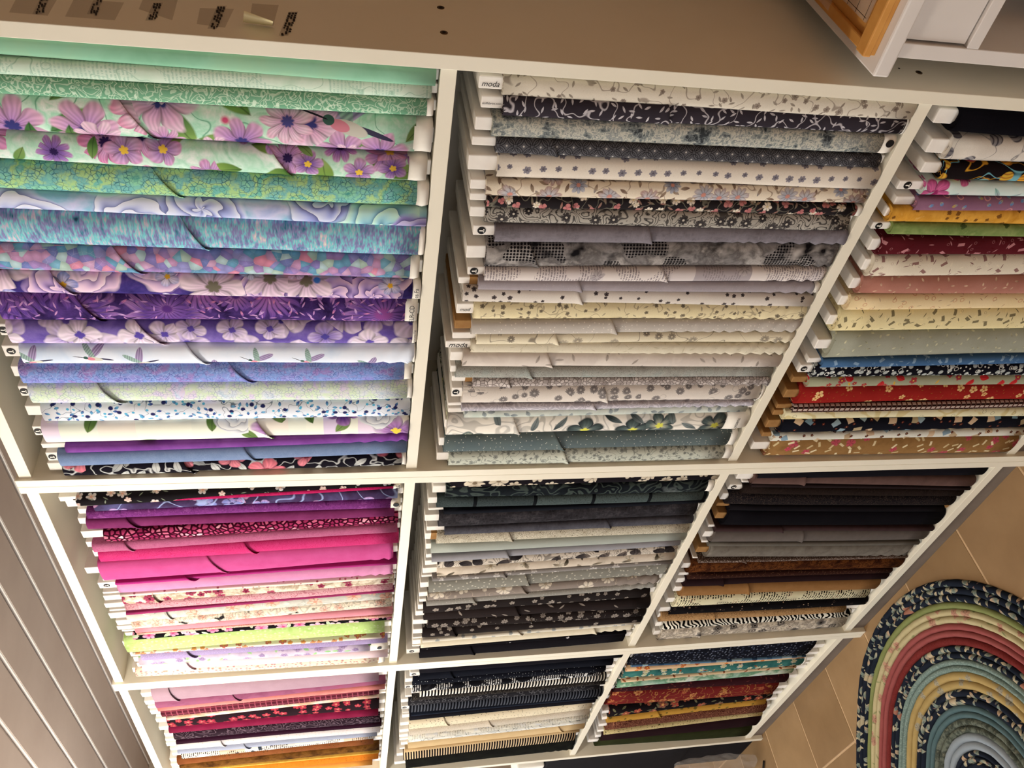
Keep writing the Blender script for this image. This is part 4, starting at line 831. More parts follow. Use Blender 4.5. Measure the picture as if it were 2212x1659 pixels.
cell_bolts('B2', 1000, 1300, (1036.7, 1029), [
 ('black print with cream roses', (1052, 1043), 975, 935, 1555, dict(fl=0), [('p', '1f1a1f', '252026', 15.0), ('f', 15.0, 7, ['8d8070', 'd0c4ae', 'e6dcc8'], '7a6c58', 0.5, 0.6)]),
 ('black print with white and green smoke', (1070, 1067), 965, 935, 1532, dict(fl=0, se=1548), [('m', ['15171c', '20262c', '2b3238'], 12.0), ('bl', 'a8b4b4', 11.0, 0.60, 5.0), ('s', '6f8078', 20.0, 46.0, 0.25)]),
 ('slate grey patchwork print', (1098, 1086), 946, 925, 1535, dict(fl=0), [('pw', ['4a5656', '3f4a4c', '525e5e', '46504e'], 8.0), ('s', '2e3638', 60.0, 50.0, 0.5), ('b', '1c2024', 8.0, 0.06)]),
 ('thin solid blue-black fabric', (1110, 1096), 960, 925, 1525, dict(fl=0), P('1a1e26', '20242c', 20.0)),
 ('dark charcoal print with faint script', (1133, 1121.5), 950, 918, 1507, dict(fl=0), [('tx', ['28262a', '343236', '3b393e', '48464a'])]),
 ('plain slate charcoal linen', (1154, 1138), 962, 922, 1500, dict(fl=(1310, 1330)), [('tx', ['44444c', '4c4c54', '52525a'])]),
 ('tan and white scribble texture', (1168, 1159.5), 945, 918, 1490, dict(c='b', fl=(1095, 1118)), [('m', ['b3ac98', 'c6c0ae', 'a49c88'], 30.0), ('s', '6c6454', 90.0, 54.0, 0.75)]),
 ('plain pale sage fabric', (1195, 1174.7), 933, 920, 1487, dict(fl=0), [('p', 'a3aaa2', 'a9b0a8', 20.0)]),
 ('plain lilac grey fabric', (1209, 1188.6), 934, 920, 1472, dict(fl=(1093, 1108)), [('p', '8f8f94', '98989e', 30.0)]),
 ('black and cream palm leaf print', (1225, 1202.5), 946, 918, 1465, dict(fl=0), [('p', 'c9c0b2', 'd2c9bc', 12.0), ('l', 15.0, ['2b272a', '4a4444', '8d8074'], 0.5, 0.3, 0.85), ('s', '2b272a', 18.0, 90.0, 0.6)]),
 ('taupe floral with dark leaves', (1240.5, 1220), 946, 913, 1460, dict(fl=0), [('m', ['b8ac9c', 'c9beaf', 'a89c8c'], 18.0), ('f', 15.0, 7, ['6d6454', 'c6bca8', 'd8cfbf'], '8a7c64', 0.45, 0.45), ('l', 18.0, ['4a4438', '8d8270', 'd8d0c2'], 0.4, 0.16, 0.5)]),
 ('mid grey print with white flowers', (1250.6, 1229), 935, 910, 1455, dict(fl=(1087, 1100)), [('p', '837f7c', '8d8986', 20.0), ('f', 22.0, 6, ['bab6b2', 'cac6c2'], '9a9692', 0.4, 0.45)]),
 ('grey print with rows of small paisleys', (1274.7, 1249), 928, 908, 1447, dict(fl=(1132, 1155), g=0.25), [('p', '7e7d74', '87867d', 20.0), ('l', 42.0, ['b8b4a6', 'c6c2b4'], 0.22, 0.13, 0.85)]),
 ('taupe print with cream lotus flowers', (1289, 1268), 925, 905, 1425, dict(fl=(1125, 1150), g=0.25), [('p', '867c74', '8f857d', 20.0), ('f', 11.0, 7, ['cfc5b3', 'ddd4c4'], 'a89c88', 0.36, 0.45), ('v', 'a3988a', 20.0, 0.008)]),
 ('light grey print with pale dots', (1304, 1276), 922, 905, 1420, dict(fl=(1020, 1036), g=0.25), [('p', '8d8b84', '96948d', 20.0), ('d', 80.0, 'aeaca4', 0.15, 0.6, 0.8)]),
 ('dark brown print with small grey blossoms', (1316, 1298.7), 916, 903, 1405, dict(fl=0), [('p', '2b2522', '322b28', 15.0), ('f', 26.0, 5, ['8d857c', 'a39a90'], '6a625a', 0.34, 0.55)]),
 ('dark brown print with grey leaf sprays', (1333, 1320), 918, 898, 1415, dict(fl=(1110, 1135)), [('p', '2e2623', '352c29', 15.0), ('l', 20.0, ['8a8078', 'a0968c'], 0.36, 0.09, 0.4)]),
 ('dark brown print with dense grey floral', (1353, 1334), 925, 892, 1400, dict(fl=(1140, 1160)), [('p', '2b2421', '332b27', 15.0), ('f', 24.0, 7, ['7d756e', '968d84'], '5c544e', 0.4, 0.5), ('d', 50.0, '8d857c', 0.12, 0.3, 0.9)]),
 ('dark brown print with scattered stars', (1371, 1348), 914, 892, 1395, dict(fl=(975, 995)), [('p', '2a2320', '312926', 15.0), ('f', 28.0, 6, ['857d74', '978e84'], None, 0.32, 0.35)]),
 ('cream print with pale grey flowers', (1381, 1353), 913, 891, 1385, dict(fl=(1120, 1135)), [('p', 'd9d4c4', 'e0dbcc', 20.0), ('f', 26.0, 6, ['9aa0a0', 'aeb3b2'], None, 0.34, 0.4)]),
 ('plain cream quilted fabric', (1390, 1367.5), 910, 891, 1370, dict(fl=(1280, 1298), g=0.3), [('p', 'd6cdb4', 'ddd4bd', 60.0)]),
 ('black print with white lettering and a red heart', (1398, 1372), 912, 890, 1355, dict(fl=0), [('p', '121014', '17151a', 15.0), ('bl', 'dcdce0', 30.0, 0.63, 20.0), ('d', 9.0, 'c4202c', 0.14, 0.6, 0.9)]),
 ('plain black fabric', (1415, 1393), 908, 878, 1350, dict(m='disc', fl=(1010, 1035)), P('151216', '1b171c', 40.0)),
])
cell_bolts('B3', 1650, 1900, (1023, 1018), [
 ('plain black velvet fabric', (1028, 1026.5), 1640, 1580, 2137, dict(fl=0), P('17151b', '1c1a20', 30.0)),
 ('plain mauve brown fabric', (1041, 1049.6), 1630, 1590, 2108, dict(fl=(1735, 1750)), [('p', '5c4640', '664e48', 30.0)]),
 ('thin chocolate brown fabric', (1052, 1058.5), 1625, 1600, 2100, dict(fl=0), P('2e2322', '352827', 30.0)),
 ('dark brown textured fabric', (1070, 1072), 1605, 1570, 2080, dict(m='disc', fl=0), [('m', ['211a18', '2e2420', '271e1b'], 30.0), ('s', '3b302c', 60.0, 46.0, 0.4)]),
 ('black print with brown vines', (1091, 1094), 1575, 1555, 2064, dict(fl=0), [('p', '1d191b', '231e20', 15.0), ('s', '4a3f38', 70.0, 46.0, 0.55)]),
 ('thin plain black-brown fabric', (1104, 1109), 1578, 1545, 2038, dict(c='k', fl=0), P('171415', '1c181a', 30.0)),
 ('plain jet black fabric, the widest', (1138, 1138), 1570, 1545, 2035, dict(c='k', fl=0), P('0d0b0e', '121013', 30.0)),
 ('plain maroon brown fabric', (1152, 1151), 1545, 1525, 2018, dict(fl=(1685, 1698)), [('p', '42302f', '4a3636', 40.0)]),
 ('plain warm grey fabric', (1173.7, 1171), 1540, 1515, 2005, dict(fl=(1725, 1745)), [('p', '5c5550', '655d58', 40.0)]),
 ('thin plain stone grey fabric', (1185, 1182.5), 1530, 1510, 1985, dict(fl=0), [('p', '5e5a52', '67625a', 40.0)]),
 ('grey crushed texture', (1208, 1205), 1530, 1500, 1965, dict(c='k', fl=0, g=0.25), [('m', ['5c564f', '6c665e', '757068'], 40.0)]),
 ('brown and white speckled print', (1219, 1212.4), 1508, 1490, 1965, dict(fl=(1605, 1615)), [('p', '57483f', '604f46', 15.0), ('d', 150.0, 'a3958c', 0.3, 0.75, 0.9)]),
 ('rust brown batik', (1239.5, 1233), 1490, 1468, 1950, dict(fl=0), [('m', ['34190e', '4a2614', '643a1c', '3f2012'], 34.0), ('s', '26120a', 40.0, 40.0, 0.6)]),
 ('dark brown herringbone print', (1253, 1245), 1487, 1460, 1925, dict(fl=0), [('p', '3b2016', '44261a', 15.0), ('l', 60.0, ['7a5a40', '5a3a28'], 0.45, 0.06, 0.8)]),
 ('plain dark chocolate fabric', (1267, 1257), 1478, 1455, 1915, dict(fl=(1555, 1568)), P('2a1616', '311a1a', 30.0)),
 ('plain caramel tan fabric', (1287.6, 1280), 1472, 1450, 1895, dict(fl=(1605, 1630)), [('p', '8a6238', '946c42', 40.0)]),
 ('cream print with black and red words', (1309, (1850, 1296.5)), 1457, 1435, 1874, dict(fl=0, ft=[('WHO', 1705, 0.016), ('WHO', 1560, 0.013)]), [('p', 'd8d2ae', 'dfd9b8', 15.0), ('t', '2b2420', 90.0), ('bl', '2f241e', 30.0, 0.66, 20.0), ('r', 24.0, '8d4034', 0.2, 0.28, 0.3)]),
 ('black print with small cats', (1325.6, (1850, 1316.7)), 1447, 1418, 1869, dict(fl=0), [('p', '100d0c', '15110f', 15.0), ('r', 30.0, '6a5a50', 0.12, 0.18, 0.35), ('d', 40.0, 'b89a84', 0.14, 0.25, 0.9)]),
 ('tan leopard print', (1339.5, (1800, 1332)), 1425, 1415, 1822, dict(fl=(1535, 1548)), [('p', 'a98458', 'b38e62', 20.0), ('e', '5c4028', 130.0, 0.14, 0.85)]),
 ('black and white zebra print', (1353, (1800, 1340)), 1428, 1410, 1832, dict(fl=0), [('zeb', 'd9d4c6', '12100f', 520.0)]),
 ('print crowded with ginger and grey cats', (1375, (1800, 1367)), 1424, 1405, 1820, dict(fl=(1500, 1520)), [('m', ['5a5248', 'cfc4b0', '8d8478', 'd9cfbe', '6d645a'], 40.0), ('f', 17.0, 4, ['b87f44', 'd8cdbc', '4f4a46', '9a948a'], '2b2622', 0.42, 0.5)]),
])
cell_bolts('C1', 450, 750, (1484, 1460), [
 ('plain greyed mauve fabric', (1502, 1470), 330, 308, 820, dict(fl=(365, 388)), [('p', 'a68a98', 'ae92a0', 30.0)]),
 ('plain plum mauve fabric', (1517, 1487), 335, 315, 835, dict(fl=(500, 525)), [('m', ['7d4460', '8d5470', '944f6c'], 24.0)]),
 ('plain coral pink fabric', (1527, 1495.7), 340, 322, 833, dict(fl=0), [('p', 'd0807a', 'd88c86', 40.0)]),
 ('maroon check print', (1540, 1506), 348, 328, 820, dict(fl=0), [('p', '5f2030', '6a2838', 20.0), ('b', '934a5a', 70.0, 0.2), ('h', '8a4252', 70.0, 0.2)]),
 ('ivory and peach watercolour print', (1545, 1516), 360, 340, 820, dict(fl=0), [('m', ['eadccc', 'f0e6da', 'd8a88c', 'ecdfd0'], 9.0)]),
 ('black print with red blossoms', (1561.5, 1538), 362, 340, 820, dict(fl=0), [('p', '2e1a20', '382028', 15.0), ('f', 22.0, 5, ['a82840', 'c84a58', '8d2038'], 'd88a70', 0.46, 0.6)]),
 ('plain burgundy fabric', (1578, 1550), 364, 346, 818, dict(fl=0), [('p', '7d183c', '881f44', 30.0)]),
 ('dark plum print with pale swirls', (1592, 1566), 375, 358, 822, dict(fl=0), [('p', '33202c', '3a2632', 20.0), ('s', '7f6a78', 30.0, 50.0, 0.5)]),
 ('plain aubergine fabric', (1602, 1575), 380, 360, 825, dict(fl=0), [('p', '38142a', '3f1930', 30.0)]),
 ('white print with faint peach dots', (1612, 1588), 380, 362, 822, dict(fl=(475, 490)), [('p', 'd4cfd0', 'dcd7d8', 20.0), ('d', 55.0, 'c2a89c', 0.16, 0.5, 0.8)]),
 ('plain pale blue grey fabric', (1623.5, 1595), 383, 370, 815, dict(fl=(525, 545)), [('p', '9aa2b8', 'a4acc0', 30.0)]),
 ('white print with postmarks and black labels', (1633.7, 1601.5), 392, 375, 810, dict(fl=0), [('pw', ['e2dcd2', 'd8c0a8', 'e8e4dc', 'd0ccc6'], 14.0), ('q', 13.0, ['22262e', '3a4654'], 0.4, 0.12, 0.5), ('t', '4a4640', 120.0)]),
 ('copper brown print', (1645, 1613.5), 383, 370, 808, dict(fl=0), [('p', '7a4420', '86502a', 30.0), ('f', 44.0, 5, ['5f3016', '93602f'], None, 0.36, 0.4)]),
 ('dark brown batik', (1656, 1629), 388, 372, 820, dict(fl=0), [('m', ['3b2210', '5c3a18', '6f4a20', '452a12'], 26.0)]),
 ('golden yellow fabric', (1661, 1633), 388, 374, 820, dict(fl=0), [('m', ['c8983c', 'd8ac50', 'bc8a30'], 26.0)]),
 ('bright orange print with brown specks', (1674, 1646), 392, 376, 818, dict(fl=0), [('p', 'cf7418', 'd98024', 20.0), ('l', 55.0, ['8d4a10', 'a05818'], 0.3, 0.08, 0.45)]),
 ('plain light orange fabric', (1686, 1657), 394, 378, 805, dict(fl=0), [('p', 'd8903c', 'e09a46', 30.0)]),
])
cell_bolts('C2', 950, 1200, (1439, 1424), [
 ('plain black cotton fabric', (1454, 1432), 908, 888, 1347, dict(fl=0), P('17161c', '1c1b22', 30.0)),
 ('plain midnight navy fabric', (1465, 1450), 908, 885, 1325, dict(m='disc', fl=(970, 990)), P('141822', '1a1f2a', 30.0)),
 ('navy print with tiny white dots', (1482, 1462), 892, 875, 1308, dict(fl=0), [('p', '12151e', '171b26', 20.0), ('d', 70.0, 'cfd6dc', 0.12, 0.5, 0.9)]),
 ('black print with white newspaper headlines', (1495, 1473), 892, 874, 1300, dict(m='disc', fl=0), [('p', '121216', '18181c', 15.0), ('t', 'c8c8c8', 100.0), ('q', 12.0, ['d0d2d2', '2b2b30'], 0.42, 0.08, 0.5)]),
 ('black and white striped fabric', (1507, 1487), 907, 888, 1308, dict(m='disc', fl=0), [('p', 'e6e2d8', 'ece8de', 20.0), ('b', '111013', 110.0, 0.52)]),
 ('charcoal scroll print', (1516, 1495), 890, 874, 1305, dict(fl=0), [('p', '2b2826', '322f2c', 20.0), ('s', '55504a', 50.0, 46.0, 0.55)]),
 ('charcoal print with circles', (1527, 1506), 882, 865, 1292, dict(fl=0), [('p', '2b2b2f', '323236', 20.0), ('r', 34.0, '5f5f64', 0.22, 0.36, 0.85)]),
 ('dark navy and grey striped fabric', (1545, 1522.5), 884, 866, 1298, dict(m='disc', fl=0), [('p', '4a4e58', '52565f', 20.0), ('b', '12141c', 110.0, 0.55)]),
 ('plain ink blue fabric', (1552, 1528), 887, 868, 1287, dict(fl=0), P('232b3b', '2a3344', 30.0)),
 ('plain soft black fabric', (1562, 1536), 884, 867, 1282, dict(fl=0), P('15141a', '1a1920', 30.0)),
 ('cream print with music notes', (1581, 1551), 883, 863, 1275, dict(fl=(955, 975)), [('p', 'e2d6b8', 'e8dcc0', 20.0), ('l', 48.0, ['2f2b28', '443e38'], 0.26, 0.08, 0.5), ('d', 60.0, '2f2b28', 0.13, 0.25, 0.9)]),
 ('beige print with tiny brown scribbles', (1595, 1564.5), 882, 861, 1270, dict(fl=(1050, 1070)), [('p', 'd2c8b6', 'd9cfbe', 20.0), ('s', '9a8d7a', 110.0, 54.0, 0.6)]),
 ('pale blue grey and cream print', (1605, 1576), 880, 860, 1267, dict(fl=0), [('m', ['b4b8bf', 'd2cdbc', 'c4c6c8'], 26.0), ('t', '8d887c', 130.0)]),
 ('white print with grey handwriting', (1612, 1584), 880, 860, 1260, dict(fl=0), [('m', ['cfd2d0', 'dcdcd4', 'c2c8c8'], 20.0), ('v', '7d8484', 30.0, 0.02), ('r', 16.0, '5a6470', 0.3, 0.36, 0.3)]),
 ('plain tan fabric', (1625, 1596.5), 880, 864, 1260, dict(fl=(1195, 1220)), [('p', 'cdb183', 'd3b88c', 30.0)]),
 ('thin plain sand beige fabric', (1634, 1602), 873, 860, 1245, dict(fl=0), [('p', 'bfa377', 'c6aa7e', 30.0)]),
 ('black and tan striped fabric', (1651.6, 1619.5), 870, 855, 1237, dict(fl=0), [('p', 'cfb48e', 'd5ba94', 20.0), ('b', '131014', 118.0, 0.55)]),
 ('black fabric with dark olive mottling', (1676, 1646), 875, 850, 1247, dict(fl=0, g=0.2), [('m', ['141412', '1e1e1a', '24261e'], 26.0)]),
])
cell_bolts('C3', 1400, 1600, (1407, 1396), [
 ('navy print with grey pebbles', (1432.6, 1422.5), 1370, 1362, 1755, dict(fl=0), [('p', '12141e', '171a26', 20.0), ('d', 55.0, '6a7080', 0.26, 0.45, 0.9), ('d', 38.0, '343a4c', 0.3, 0.5, 0.9)]),
 ('thin blue patchwork print', (1441, 1427), 1365, 1350, 1730, dict(fl=0), [('pw', ['2f4a68', '5a7c98', '8fa8b4', '3f5c7a'], 60.0)]),
 ('peach floral with orange blooms', (1451.6, 1436.5), 1353, 1345, 1730, dict(fl=0), [('p', 'd8b48c', 'dfbe98', 15.0), ('f', 26.0, 5, ['c05a2c', 'd87a3c', 'b04a34'], 'e0a850', 0.4, 0.5)]),
 ('teal floral with cream blossoms', (1467, 1451.6), 1345, 1340, 1732, dict(fl=0, se=1737), [('m', ['1f4a4a', '2f6260', '3a706a', '244f4a'], 16.0), ('f', 20.0, 6, ['a9c0b8', 'd8d2b0', '6f8fa4'], 'c8c070', 0.42, 0.5), ('l', 22.0, ['7a4028', 'b8bc90', '5a8a60'], 0.4, 0.14, 0.5)]),
 ('cream floral with rust leaves', (1477, 1458.5), 1342, 1330, 1705, dict(fl=0), [('p', 'd2b894', 'd9c29e', 15.0), ('l', 26.0, ['7a3a24', 'a0603c', '4a3a2c'], 0.42, 0.16, 0.6)]),
 ('pale green watercolour print', (1487, 1470), 1328, 1325, 1700, dict(fl=0), [('m', ['b8c4b0', '8fae9c', '5d8a6c', 'c4ccb8', '7a9ab4'], 14.0)]),
 ('dark maroon print with faint leaves', (1497, 1489), 1318, 1315, 1697, dict(fl=0), [('p', '3b1418', '43181c', 20.0), ('l', 30.0, ['5c2a2a', '6a3430'], 0.4, 0.12, 0.5)]),
 ('brick red floral with gold sprays', (1529, 1513), 1305, 1302, 1664, dict(fl=0), [('p', '6f1f1c', '7a2622', 15.0), ('v', 'a0703c', 20.0, 0.012), ('f', 18.0, 6, ['b8854a', 'a04a34', 'c89a5c'], '7a4020', 0.4, 0.4), ('l', 30.0, ['8d6034', 'a87c48'], 0.36, 0.1, 0.4)]),
 ('black floral with red poppies', (1553, 1523.5), 1313, 1293, 1662, dict(fl=0), [('p', '171010', '1e1515', 15.0), ('f', 15.0, 5, ['8d2e28', 'a8503c', '5f5a48'], 'c89a60', 0.46, 0.55), ('l', 22.0, ['5a5c44', '7a7458'], 0.36, 0.14, 0.45)]),
 ('mustard yellow print with olive sprigs', (1563, 1538), 1305, 1289, 1650, dict(fl=(1410, 1430)), [('p', 'b08434', 'b88c3c', 20.0), ('f', 26.0, 4, ['6a5a24', '7a682c'], None, 0.28, 0.4)]),
 ('russet brown paisley texture', (1581, 1553.5), 1305, 1283, 1648, dict(fl=0), [('p', '4f2418', '5a2c1e', 20.0), ('s', '9a6a50', 60.0, 54.0, 0.7)]),
 ('cream ditsy print with black dots', (1590, 1563.5), 1297, 1278, 1640, dict(fl=0), [('p', 'b8a878', 'c0b080', 20.0), ('l', 60.0, ['5f6034', '7a6c40'], 0.35, 0.12, 0.6), ('d', 26.0, '1d1412', 0.13, 0.35, 0.9)]),
 ('plain dark maroon fabric', (1605, 1589), 1292, 1276, 1635, dict(fl=0), [('p', '2a1214', '301618', 30.0)]),
 ('plain dark olive green fabric', (1625, 1612), 1283, 1258, 1632, dict(fl=0), [('p', '2f3416', '363b1b', 30.0)]),
])

# ------------------------------------------------------------------ braided oval rug
RC = Vector((-0.70, -0.572)); RS = 0.08; RA = math.radians(45); RR = 0.511; RW = 0.0172; RZ = 0.0095
PRINT = 1.0
rug = tag(empty('braided_rug', (RC.x, RC.y, 0.0)), 'oval braided rug in navy, green, rose, yellow and teal rings on the floor tiles', 'rug')
def rug_mat(name, spec, sd):
    g = G(name, 1.0, 0.04)
    tc = g.n('ShaderNodeTexCoord').outputs['Object']
    c = base(g, tc, spec[0], sd)
    for i, L in enumerate(spec[1:]): c = layer(g, tc, c, L, sd + i * 2.3)
    g.put(g.b.inputs['Base Color'], c)
    return g.m
NAVY = [('p', '232b38', '2a3240', 30.0), ('l', 30.0, ['a9a48c', '6f8078', 'b89a7c', '8fa090'], 0.46, 0.19, 1.0), ('q', 17.0, ['b8a88c', '9a6a58', 'a89c80'], 0.34, 0.16, 0.3), ('l', 42.0, ['c0b090', '5f7470', '8a5048'], 0.44, 0.15, 0.75)]
RM = {'n': rug_mat('rug_navy', NAVY, 1), 'g': rug_mat('rug_green', [('p', '7c8450', '868e5a', 40.0)], 2),
      'c': rug_mat('rug_cream', [('p', 'b8ac82', 'c4b890', 25.0), ('f', 24.0, 5, ['b4806c', 'c09a80'], None, 0.38, 0.5), ('l', 40.0, ['8f9468', 'a09c70'], 0.4, 0.1, 0.5)], 3),
      'r': rug_mat('rug_rose', [('p', '924c4a', '9c5652', 30.0)], 4),
      'd': rug_mat('rug_red', [('p', '742c29', '7e3430', 30.0), ('s', '6c2622', 50.0, 46.0, 0.4)], 5),
      't': rug_mat('rug_teal_print', [('p', '6f837c', '7a8d86', 30.0), ('s', '93a69c', 50.0, 46.0, 0.5)], 6),
      'y': rug_mat('rug_yellow', [('p', 'a8905a', 'b49c66', 25.0), ('f', 26.0, 5, ['a8a088', '9a9480'], None, 0.36, 0.45)], 7),
      'b': rug_mat('rug_teal', [('p', '4f676a', '596f72', 40.0)], 8),
      'k': rug_mat('rug_dark_green', [('m', ['4a5048', '6a7064', '3f463f', '7a7a68'], 50.0)], 9),
      's': rug_mat('rug_pale_blue', [('p', '8b959c', '959fa6', 30.0)], 10),
      'o': rug_mat('rug_coral', [('p', 'a4523c', 'b05e48', 30.0)], 11)}
BANDS = 'nnn' + 'g' + 'cc' + 'rr' + 'd' + 'nn' + 'tt' + 'yy' + 'nn' + 'bb' + 'kk' + 'ss' + 'nnn' + 'oooo'
EDGE = [0.511, 0.457, 0.440, 0.405, 0.372, 0.352, 0.320, 0.290, 0.249, 0.213, 0.182, 0.149, 0.110, 0.070, 0.0]
runs = []
for ch in BANDS:
    if runs and runs[-1][0] == ch and ch != '|': runs[-1][1] += 1
    else: runs.append([ch, 1])
for (ch, cnt), ro, ri in zip(runs, EDGE, EDGE[1:]):
    for q in range(cnt):
        w = (ro - ri) / cnt; r = ro - w * (q + 0.5)
        pts = []; n = max(36, int(r * 420))
        for i in range(n):
            a = 2 * math.pi * i / n
            # stadium: shift the two half circles apart along RA
            off = RS if math.cos(a - RA) > 0 else -RS
            soft = max(-1.0, min(1.0, math.cos(a - RA) * 6.0))
            pts.append((math.cos(a) * r + math.cos(RA) * RS * soft, math.sin(a) * r + math.sin(RA) * RS * soft))
        V, Fc = [], []; m = 6
        for i, (x, y) in enumerate(pts):
            x2, y2 = pts[(i + 1) % n]; x0, y0 = pts[i - 1]
            tx, ty = x2 - x0, y2 - y0; l = math.hypot(tx, ty) or 1; nx, ny = ty / l, -tx / l
            lump = 1.0 + 0.05 * math.sin(i * 1.7 + q)
            for j in range(m + 1):
                t = math.pi * j / m
                V.append((x + nx * math.cos(t) * w * 0.52 * lump, y + ny * math.cos(t) * w * 0.52 * lump, 0.0006 + math.sin(t) * RZ * (1.0 if ch != 'n' else 1.06) * lump))
        for i in range(n):
            for j in range(m):
                a0, b0 = i * (m + 1) + j, ((i + 1) % n) * (m + 1) + j
                Fc.append((a0, b0, b0 + 1, a0 + 1))
        mesh_obj('braid', V, Fc, RM[ch], rug, True)

# ------------------------------------------------------------------ white cabinet at the right (upper right of the photo)
cab = tag(empty('cabinet', (1.26, 0.20, 0.0)), 'low white cabinet in the upper right corner of the photo, beside the shelves', 'cabinet')
cb = lambda nm, b, mt, bv=0.0, par=None: box(nm, (b[0] - 1.26, b[1] - 1.26, b[2] - 0.20, b[3] - 0.20, b[4], b[5]), mt, par or cab, bv)
CT = 0.849; CF = -0.020
cb('top_board', (0.860, 1.66, -0.036, 0.44, CT - 0.022, CT), M['cab'], 0.003)
cb('side_panel', (0.880, 0.899, CF, 0.42, 0.0, CT - 0.022), M['cab'], 0.001)
cb('side_panel', (1.621, 1.640, CF, 0.42, 0.0, CT - 0.022), M['cab'], 0.001)
cb('back_panel', (0.899, 1.621, 0.412, 0.42, 0.06, CT - 0.022), M['cab'])
cb('rail', (0.899, 1.621, CF, 0.02, 0.711, 0.728), M['cab'], 0.001)
cb('shelf_board', (0.899, 1.621, 0.0, 0.41, 0.36, 0.378), M['cab'], 0.001)
cb('bottom_board', (0.899, 1.621, CF, 0.41, 0.06, 0.08), M['cab'], 0.001)
dr = cb('drawer_front', (0.9025, 1.258, CF + 0.004, 0.012, 0.7305, CT - 0.0245), M['cab'], 0.001)
cb('drawer_front', (1.262, 1.6175, CF + 0.004, 0.012, 0.7305, CT - 0.0245), M['cab'], 0.001)
# folded white pattern sheets standing in the open compartment
sheet = tag(empty('pattern_sheet', (0.955, 0.10, 0.378)), 'folded white sheet leaning inside the open white cabinet', 'paper')
def sheet_mesh(name, x0, x1, y0, y1, z0, z1, lean, mt):
    V = [(x0, y0, z0), (x1, y1, z0), (x1 + lean, y1 + 0.02, z1), (x0 + lean, y0 + 0.02, z1)]
    V += [(a + 0.001, b + 0.0012, c) for a, b, c in V]
    return mesh_obj(name, V, [(0, 1, 2, 3), (7, 6, 5, 4), (0, 4, 5, 1), (1, 5, 6, 2), (2, 6, 7, 3), (3, 7, 4, 0)], mt, sheet)
sheet_mesh('front_leaf', -0.02, 0.16, -0.04, -0.07, 0.0, 0.255, 0.02, M['paper'])
sheet_mesh('back_leaf', -0.02, 0.16, -0.034, 0.02, 0.0, 0.262, 0.03, M['paper'])

# wooden tray on the cabinet
tray = tag(empty('wooden_tray', (1.0, 0.11, CT)), 'orange wooden tray lying on the white cabinet top', 'tray')
tb = lambda nm, b, mt, bv=0.0008, par=None: box(nm, (b[0] - 1.0, b[1] - 1.0, b[2] - 0.11, b[3] - 0.11, b[4], b[5]), mt, par or tray, bv)
TX, TXR, TYF, TYB = 0.878, 1.30, -0.022, 0.36
tb('tray_base', (TX + 0.002, TXR - 0.002, TYF + 0.002, TYB - 0.002, 0.0, 0.006), M['wood'])
tb('tray_rim', (TX, TXR, TYF, TYF + 0.022, 0.006, 0.017), M['wood'], 0.002)
tb('tray_rim', (TX, TXR, TYB - 0.022, TYB, 0.006, 0.017), M['wood'], 0.002)
tb('tray_rim', (TX, TX + 0.014, TYF + 0.022, TYB - 0.022, 0.006, 0.013), M['wood'], 0.002)
tb('tray_rim', (TXR - 0.014, TXR, TYF + 0.022, TYB - 0.022, 0.006, 0.013), M['wood'], 0.002)
ruler = tag(empty('quilting_ruler', (0.96, 0.09, CT + 0.0068)), 'clear gridded quilting ruler lying in the wooden tray', 'ruler')
box('ruler_plate', (-0.055, 0.20, -0.075, 0.15, 0.0, 0.003), M['acryl'], ruler, 0.0008)
gv, gf = [], []
for i in range(11):
    x = -0.05 + i * 0.0245
    v, f = box_data(x, x + 0.0006, -0.074, 0.149, 0.0031, 0.0033); gf += [tuple(k + len(gv) for k in q) for q in f]; gv += v
for i in range(9):
    y = -0.07 + i * 0.0245
    v, f = box_data(-0.054, 0.199, y, y + 0.0006, 0.0031, 0.0033); gf += [tuple(k + len(gv) for k in q) for q in f]; gv += v
mesh_obj('grid_lines', gv, gf, M['hole'], ruler)
# crumpled clear wrapper across the tray corner
rw = random.Random(9); V, Fc, n = [], [], 12
for i in range(n):
    for j in range(n):
        V.append((0.003 + 0.16 * i / (n - 1) + rw.uniform(-0.004, 0.004), 0.06 + 0.20 * j / (n - 1) + rw.uniform(-0.004, 0.004) - 0.03 * i / n, rw.uniform(0.0, 0.013)))
for i in range(n - 1):
    for j in range(n - 1): Fc.append((i * n + j, (i + 1) * n + j, (i + 1) * n + j + 1, i * n + j + 1))
wr = mesh_obj('plastic_wrapper', [(a, b, c + 0.001) for a, b, c in V], Fc, M['plast']); wr.location = (0.885, 0.03, CT + 0.0175)
tag(wr, 'crumpled clear plastic wrapper on the wooden tray', 'wrapper')
pk = mesh_obj('pink_label', *box_data(0, 0.03, 0, 0.018, 0, 0.0006), simple('pink_paper', 'd88a90', None, 1, 0.7, 0.2)); pk.location = (0.955, 0.10, CT + 0.0105)
tag(pk, 'small pink paper label under the clear wrapper on the tray', 'label')

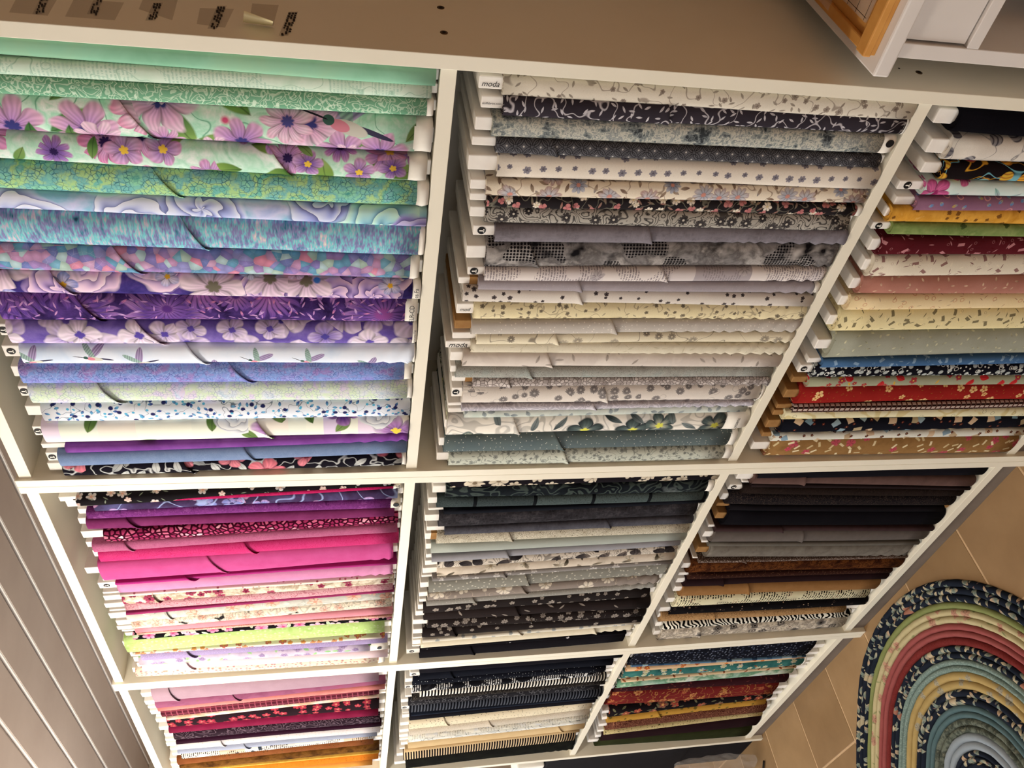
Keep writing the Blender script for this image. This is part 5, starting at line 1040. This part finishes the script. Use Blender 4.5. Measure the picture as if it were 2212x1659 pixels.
# ------------------------------------------------------------------ what stands past the far end of the shelves
crate = tag(empty('storage_bin', (-1.80, 0.10, 0.0)), 'black cloth storage bin just past the far end of the shelves', 'bin')
box('bin_body', (-0.125, 0.125, -0.09, 0.16, 0.26, 0.80), M['black'], crate, 0.006)
box('bin_foot', (-0.12, 0.12, -0.08, 0.14, 0.0, 0.26), M['black'], crate, 0.006)
wb = mesh_obj('white_packet', *box_data(-0.06, 0.06, -0.05, 0.10, 0.0, 0.10, 0.006), M['paper']); wb.location = (-1.80, 0.06, 0.802)
tag(wb, 'white packet on top of the black bin at the photo\'s bottom edge', 'packet')
rack = tag(empty('wire_rack', (-1.78, -0.08, 0.0)), 'thin black wire rack standing on the tiles at the photo\'s bottom edge', 'rack')
tube('wire_foot', [(0.095, 0.015, 0.006), (0.05, -0.02, 0.006), (-0.05, -0.04, 0.006), (-0.20, -0.04, 0.006)], 0.0035, M['wire'], rack)
tube('wire_post', [(0.035, -0.028, 0.006), (0.035, -0.028, 0.36)], 0.0035, M['wire'], rack)
tube('wire_post', [(-0.15, -0.04, 0.006), (-0.15, -0.04, 0.36)], 0.0035, M['wire'], rack)
tube('wire_bar', [(0.035, -0.028, 0.355), (-0.15, -0.04, 0.355)], 0.003, M['wire'], rack)
V, Fc, n = [], [], 14
for i in range(n):
    t = i / (n - 1)
    for j in range(12):
        a = 2 * math.pi * j / 12; rr_ = (0.034 + 0.014 * math.sin(t * 3.1)) * (1 + rw.uniform(-0.13, 0.13))
        V.append((rr_ * math.cos(a), rr_ * 0.6 * math.sin(a), 0.02 + 0.30 * t))
for i in range(n - 1):
    for j in range(12): Fc.append((i * 12 + j, i * 12 + (j + 1) % 12, (i + 1) * 12 + (j + 1) % 12, (i + 1) * 12 + j))
Fc += [tuple(range(12))[::-1], tuple((n - 1) * 12 + j for j in range(12))]
pb_ = mesh_obj('plastic_bag', V, Fc, M['plast']); pb_.location = (-1.735, -0.045, 0.0)
tag(pb_, 'clear plastic bag hanging behind the black wire rack', 'bag')
